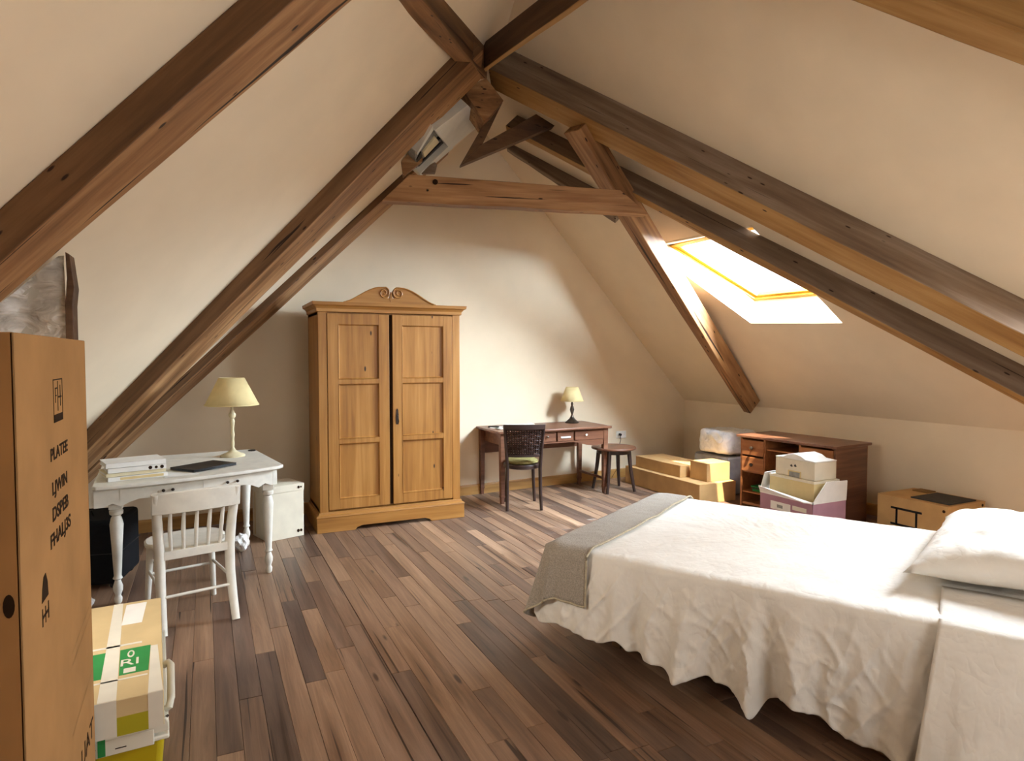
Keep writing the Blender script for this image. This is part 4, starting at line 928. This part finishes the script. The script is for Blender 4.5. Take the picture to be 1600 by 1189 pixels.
# brown box with printed handle, right
rb = carton('handled_carton', 'brown carton with black handle print and a dark board on top, behind the bed', (5.20, 2.99, 0), (5.70, 3.57, .365), 'card', None)
mb = MB()
for ya, yb, za, zb in ((.20, .46, .262, .280), (.20, .46, .128, .146), (.40, .418, .128, .28), (.235, .253, .146, .262)): mb.box((-.0012, ya, za), (0, yb, zb))
mb.obj('printed_handle', 'black', rb)
for y in (.03,): MB().tube([(-.002, y, .325), (.0, y, .325)], .012, 12).obj('rivet', 'ink', rb)
MB().tube([(.46, -.002, .335), (.46, .0, .335)], .012, 12).obj('rivet', 'ink', rb)
o = MB().box((0, 0, 0), (.36, .31, .010)).obj('dark_board', 'charcoal', bevel=.002); o.location = (5.27, 3.02, .3665); tag(o, 'dark grey flat panel lying on the brown carton behind the bed', 'panel')
o = MB().box((0, 0, 0), (.12, .13, .010)).obj('card_offcut', 'card_dark', bevel=.002); o.location = (5.56, 3.37, .3665); tag(o, 'small brown cardboard piece on the back corner of the carton behind the bed', 'cardboard')

# ------------------------------------------------------------------ bed
E1 = Vector((.872, .49, 0)).normalized(); E2 = Vector((.49, -.872, 0)).normalized(); BO = Vector((1.56, 2.88, 0))
BWd, BL, TOP = 1.50, 2.12, .575
BM = Matrix((E1, -E2, Vector((0, 0, 1)))).transposed().to_4x4(); BM.translation = BO     # local: x across, y = -length
def bthing(name, label, cat):
    t = thing(name, label, cat); t.matrix_world = BM; return t
bed = bthing('bed', 'double bed standing at an angle in the right foreground under white covers', 'bed')
MB().box((.04, -BL, .20), (BWd - .04, -.03, .30)).obj('bed_base', 'beam_dark', bed, bevel=.006)
MB().box((.02, -BL, .302), (BWd - .02, -.02, .555)).obj('mattress', 'paper', bed, bevel=.04, seg=4)
for x, y in ((.3, -.28), (BWd - .3, -.28), (.3, -BL + .1), (BWd - .3, -BL + .1)): MB().grid([[(x + a_ * r, y + b2 * r, z) for a_, b2 in ((-1, -1), (1, -1), (1, 1), (-1, 1))] for z, r in ((0, .022), (.205, .032))], closed=True).obj('leg', 'beam_dark', bed)
# perimeter of the bed top: starts on the near side at the head, runs along the near side to the foot, round the foot, back along the far side
def rrect(inset, r0=.10):
    """sample points (x, y, outward normal) of rounded rectangle path, near side -> foot -> far side"""
    r = max(.0004, min(.74995 - inset, r0 - inset * .12)); x0, x1, y1 = inset, BWd - inset, -inset; pts = []
    N1, NA, N2 = 300, 18, 130
    for i in range(N1): t = i / (N1 - 1); pts.append((Vector((x0, -BL + t * (BL + y1 - r), 0)), Vector((-1, 0, 0))))
    for i in range(1, NA): a_ = pi - i / NA * pi / 2; pts.append((Vector((x0 + r + r * cos(a_), y1 - r + r * sin(a_), 0)), Vector((cos(a_), sin(a_), 0))))
    for i in range(N2): t = i / (N2 - 1); pts.append((Vector((x0 + r + t * (x1 - x0 - 2 * r), y1, 0)), Vector((0, 1, 0))))
    for i in range(1, NA): a_ = pi / 2 - i / NA * pi / 2; pts.append((Vector((x1 - r + r * cos(a_), y1 - r + r * sin(a_), 0)), Vector((cos(a_), sin(a_), 0))))
    for i in range(N1): t = i / (N1 - 1); pts.append((Vector((x1, y1 - r - t * (BL + y1 - r), 0)), Vector((1, 0, 0))))
    return pts
ring0 = rrect(0.0); NP = len(ring0)
arc = [0]
for i in range(1, NP): arc.append(arc[-1] + (ring0[i][0] - ring0[i - 1][0]).length)
def interp(tab, v_):
    if v_ <= tab[0][0]: return tab[0][1]
    for (a_, p), (b2, q) in zip(tab[:-1], tab[1:]):
        if v_ <= b2: t = (v_ - a_) / (b2 - a_); t = t * t * (3 - 2 * t); return p + (q - p) * t
    return tab[-1][1]
# hem height against distance v from the foot on the near side
HEM = [(-.1, .20), (.0, .17), (.12, .195), (.28, .18), (.36, .17), (.44, .21), (.50, .15), (.66, .14), (.74, .105), (.86, .14), (.98, .13), (1.02, .10), (1.07, .05), (1.12, .11), (1.20, .15), (1.30, .12), (1.42, .07), (1.55, .06), (1.64, .06), (1.8, .05), (2.2, .05)]
# outward push of the skirt: deep soft folds at chosen places (v, width, amount)
FOLDS = [(.30, .035, .05), (.43, .03, .035), (.53, .05, -.045), (.74, .035, .08), (.86, .05, -.03), (1.06, .035, .06), (1.135, .04, -.07), (1.22, .04, .03), (1.50, .05, .03), (1.60, .05, .075)]
def fold_near(v_, d):
    s_ = 0
    for c, w_, a_ in FOLDS:
        dv = (v_ - c - .04 * (1 - d) * sin(c * 9)); s_ += a_ * math.exp(-(dv / w_) ** 2)
    s_ += .012 * sin(v_ * 31 + 1.2) + .008 * sin(v_ * 57)
    return s_
def skirt_push(i, d):
    """d = 0 at the mattress edge .. 1 at hem"""
    p = ring0[i][0]; nrm = ring0[i][1]
    if nrm.x < -.7: s_ = fold_near(-p.y, d)
    else: a_ = arc[i]; s_ = .022 * sin(a_ * 22) + .014 * sin(a_ * 39 + 1) + .010 * sin(a_ * 61)
    return s_ * d ** 1.1 + .045 * d
def hem_at(i):
    p, nrm = ring0[i]
    if nrm.x < -.7: return interp(HEM, -p.y)
    return .20 + .02 * sin(arc[i] * 13)
def cover_rows(lift=0., i0=0, i1=NP, hem=None, topmost=True):
    rows = []
    insets = [.7495] + [.70 - .04 * k for k in range(16)] + [.075, .06, .045, .03, .02, .012, .006] if topmost else [.06, .035, .018, .008]
    for ins in insets:
        pts = rrect(ins); r = []
        for i in range(i0, i1):
            p = pts[i][0]; e = min(1, ins / .06); z = TOP + lift - .028 * (1 - sqrt(max(0, 1 - (1 - e) ** 2)))
            q = Vector((p.x * 4, p.y * 4, 2)); z += (.007 * noise.noise(q) + .005 * abs(noise.noise(q * 3.1)) + .004 * (1 - min(1, abs(noise.noise(Vector((p.x * 5, p.y * 11, 7)))) * 4)) ** 2) * min(1, ins / .1)
            r.append((p.x, p.y, z))
        rows.append(r)
    ND = 54
    for k in range(ND + 1):
        d = k / ND; r = []
        for i in range(i0, i1):
            p, nrm = ring0[i]; hz = (hem or hem_at)(i)
            z = (TOP + lift - .03) * (1 - d) + hz * d
            o_ = skirt_push(i, d) + lift * .9
            # creases
            a_, zz_ = arc[i], z
            q1 = Vector(((a_ + zz_ * .55) * 7, (zz_ - a_ * .35) * 2.6, 3)); q2 = Vector(((a_ - zz_ * .8) * 9, (zz_ + a_ * .5) * 4, 9))
            q3 = Vector((a_ * 17, zz_ * 15, 5))
            rg1 = (1 - min(1, abs(noise.noise(q1)) * 3.2)) ** 2; rg2 = (1 - min(1, abs(noise.noise(q2)) * 3.2)) ** 2; rg3 = (1 - min(1, abs(noise.noise(q3)) * 3)) ** 2
            crump = .35 + .65 * math.exp(-((BL - a_ - 1.2) / .42) ** 2)
            o_ += (rg1 * .014 + rg2 * .012 * crump + rg3 * .006 * crump + noise.noise(q1 * .5) * .02) * min(1, d * 2.5)
            r.append((p.x + nrm.x * o_, p.y + nrm.y * o_, z))
        rows.append(r)
    return rows
sp = bthing('bedspread', 'creased white bedspread draped over the bed down to the floor', 'bedspread')
o = MB().grid(cover_rows()).obj('cloth', 'linen', sp, smooth=True, fix=True)
bm = bmesh.new(); bm.from_mesh(o.data); bmesh.ops.remove_doubles(bm, verts=bm.verts, dist=.0016); bmesh.ops.recalc_face_normals(bm, faces=bm.faces); bm.to_mesh(o.data); bm.free(); o.data.shade_smooth()
md = o.modifiers.new('solid', 'SOLIDIFY'); md.thickness = .004; md.offset = -1
# grey blanket across the foot end
def blanket():
    VB = .262; rows = []
    lift = .016
    def top_z(x, y, ed):
        q = Vector((x * 4, y * 4, 2)); return TOP + lift + .007 * noise.noise(q) + .006 * abs(noise.noise(q * 3.1)) - .028 * (1 - sqrt(max(0, 1 - (1 - min(1, ed / .06)) ** 2)))
    # cloth coordinates: s across (negative = hanging down near side), t along (negative = over the foot)
    NSx, NT = 110, 60; DN, DF, DFt = .245, .30, .40
    def pos(s_, t_):
        r = .055
        # near corner and far corner: distance to the bed rectangle with rounded corners
        cx_ = min(max(s_, .10), BWd - .10); cy_ = max(t_, .10)
        dx, dy = s_ - cx_, t_ - cy_; dist = hypot(dx, dy) - .10
        if dist <= 0:
            ed = min(s_, BWd - s_, t_) if (s_ < .1 or s_ > BWd - .1 or t_ < .1) else .1
            ed = max(0, -dist) if (abs(dx) > 0 or abs(dy) > 0) else .1
            return Vector((s_, -t_, top_z(s_, t_, ed)))
        ux, uy = dx / (dist + .10), dy / (dist + .10)
        bx, by = cx_ + ux * .10, cy_ + uy * .10
        drop = dist; d = min(1, drop / .40)
        ang = atan2(-uy, -ux)      # 0 = near side, pi/2 = foot
        fold = 0
        if abs(uy) < .25 and s_ < .5: fold = fold_near(t_, min(1, drop / .42)) * min(1, drop / .42)
        elif abs(ux) < .25: fold = (.024 * sin(s_ * 20 + 1) + .012 * sin(s_ * 37)) * d
        else: fold = .05 * sin(ang * 2) * d + .03 * sin(ang * 9) * d
        out = .045 * d + fold + lift + .012
        z = TOP + lift - .028 - drop * .96
        return Vector((bx + ux * out, -(by + uy * out), z))
    for i in range(NSx + 1):
        s_ = -DN + (BWd + DN + DF) * i / NSx; r = []
        for j in range(NT + 1):
            t_ = VB + .015 * sin(s_ * 3) - (VB + DFt) * j / NT
            if s_ < 0 : t_ = t_ + (-s_) * .10 * (1 - j / NT)
            # shorten the hanging corner so it ends just above the floor
            ss, tt = s_, t_
            if ss < 0 and tt < 0:
                h_ = hypot(ss / DN, tt / DFt)
                if h_ > 1: ss, tt = ss / h_, tt / h_
            p = pos(ss, tt); p.z = max(p.z, .075)
            r.append(tuple(p))
        rows.append(r)
    return rows
bl = bthing('blanket', 'grey wool blanket folded across the foot of the bed', 'blanket')
rows = blanket(); MB().grid(rows).obj('cloth', 'blanket', bl, smooth=True, solid=.006, fix=True)
MB().tube([Vector(r[0]) + Vector((0, -.004, .003)) for r in rows], .0055, 6).obj('binding', 'hem', bl, smooth=True)
MB().tube([Vector(p) for p in rows[0]], .0055, 6).obj('binding', 'hem', bl, smooth=True)
# sheet hanging at the head end of the near side
def sheet():
    rows = []; V0, V1 = 1.70, 2.22
    for j in range(31):
        d = j / 30; r = []
        for i in range(41):
            v_ = V0 + (V1 - V0) * i / 40
            if j < 6:
                x = .42 - .42 * j / 6; z = TOP + .012 + .006 * noise.noise(Vector((x * 6, v_ * 6, 1))) - (.012 if j == 5 else 0)
                vv = v_ + .0 * x; r.append((x, -vv, z))
            else:
                dd_ = (j - 6) / 24; vv = V0 + (V1 - V0) * i / 40 - .07 * dd_ * (1 - i / 40)
                z = (TOP + .005) * (1 - dd_) + .012 * dd_
                o_ = .012 + .055 * dd_ ** .6 + .05 * dd_ + .03 * sin(vv * 11 + 1) * dd_ + .05 * dd_ * (i / 40) + fold_near(vv, dd_) * dd_ * (1 if vv < 1.75 else 0) * .3
                o_ += abs(noise.noise(Vector((vv * 5, z * 4, 6)))) * .015 * min(1, dd_ * 3) + (.075 * dd_)
                r.append((-o_, -vv, z))
        rows.append(r)
    return rows
sh = bthing('bed_sheet', 'smooth white sheet hanging to the floor below the pillow', 'sheet')
MB().grid(sheet()).obj('cloth', 'linen', sh, smooth=True, solid=.004, fix=True)
# pillow
def pillow(name, label, cu_, cv_, w_, l_, h_, rz, zoff, tilt=0, seed=0.):
    N = 34; top_, bot = [], []
    for sgn, rows in ((1, top_), (-1, bot)):
        for i in range(N + 1):
            r = []
            for j in range(N + 1):
                u, v_ = i / N * 2 - 1, j / N * 2 - 1
                prof_ = (max(0, 1 - abs(u) ** 2.6) ** .5) * (max(0, 1 - abs(v_) ** 2.6) ** .5)
                ear = 1 + .10 * (abs(u) * abs(v_)) ** 3 - .07 * (1 - abs(v_) ** 2) * abs(u) ** 8
                ear2 = 1 + .08 * (abs(u) * abs(v_)) ** 3 - .05 * (1 - abs(u) ** 2) * abs(v_) ** 8
                x, y = u * w_ / 2 * ear, v_ * l_ / 2 * ear2
                z = sgn * h_ / 2 * prof_ * (1.15 if sgn > 0 else .8)
                q = Vector((x * 5 + seed, y * 5, 1)); z += (.018 * noise.noise(q) + .020 * abs(noise.noise(q * 2.3))) * prof_ ** .5 * (1 if sgn > 0 else .3)
                r.append((x, y, z))
            rows.append(r)
    mb = MB().grid(top_); mb.grid([list(reversed(r)) for r in bot])
    o = mb.obj(name, 'pillow', None, smooth=True, fix=True)
    me = o.data; bm = bmesh.new(); bm.from_mesh(me); bmesh.ops.remove_doubles(bm, verts=bm.verts, dist=.0008); bmesh.ops.recalc_face_normals(bm, faces=bm.faces); bm.to_mesh(me); bm.free(); me.shade_smooth()
    o.matrix_world = BM @ Matrix.Translation((cu_, -cv_, TOP + zoff)) @ Matrix.Rotation(rz, 4, 'Z') @ Matrix.Rotation(tilt, 4, 'X')
    return tag(o, label, 'pillow')
pillow('pillow', 'plump white pillow lying on the head end of the bed', .86, 1.93, 1.10, .56, .22, radians(-6), .100, radians(-4), 2.)
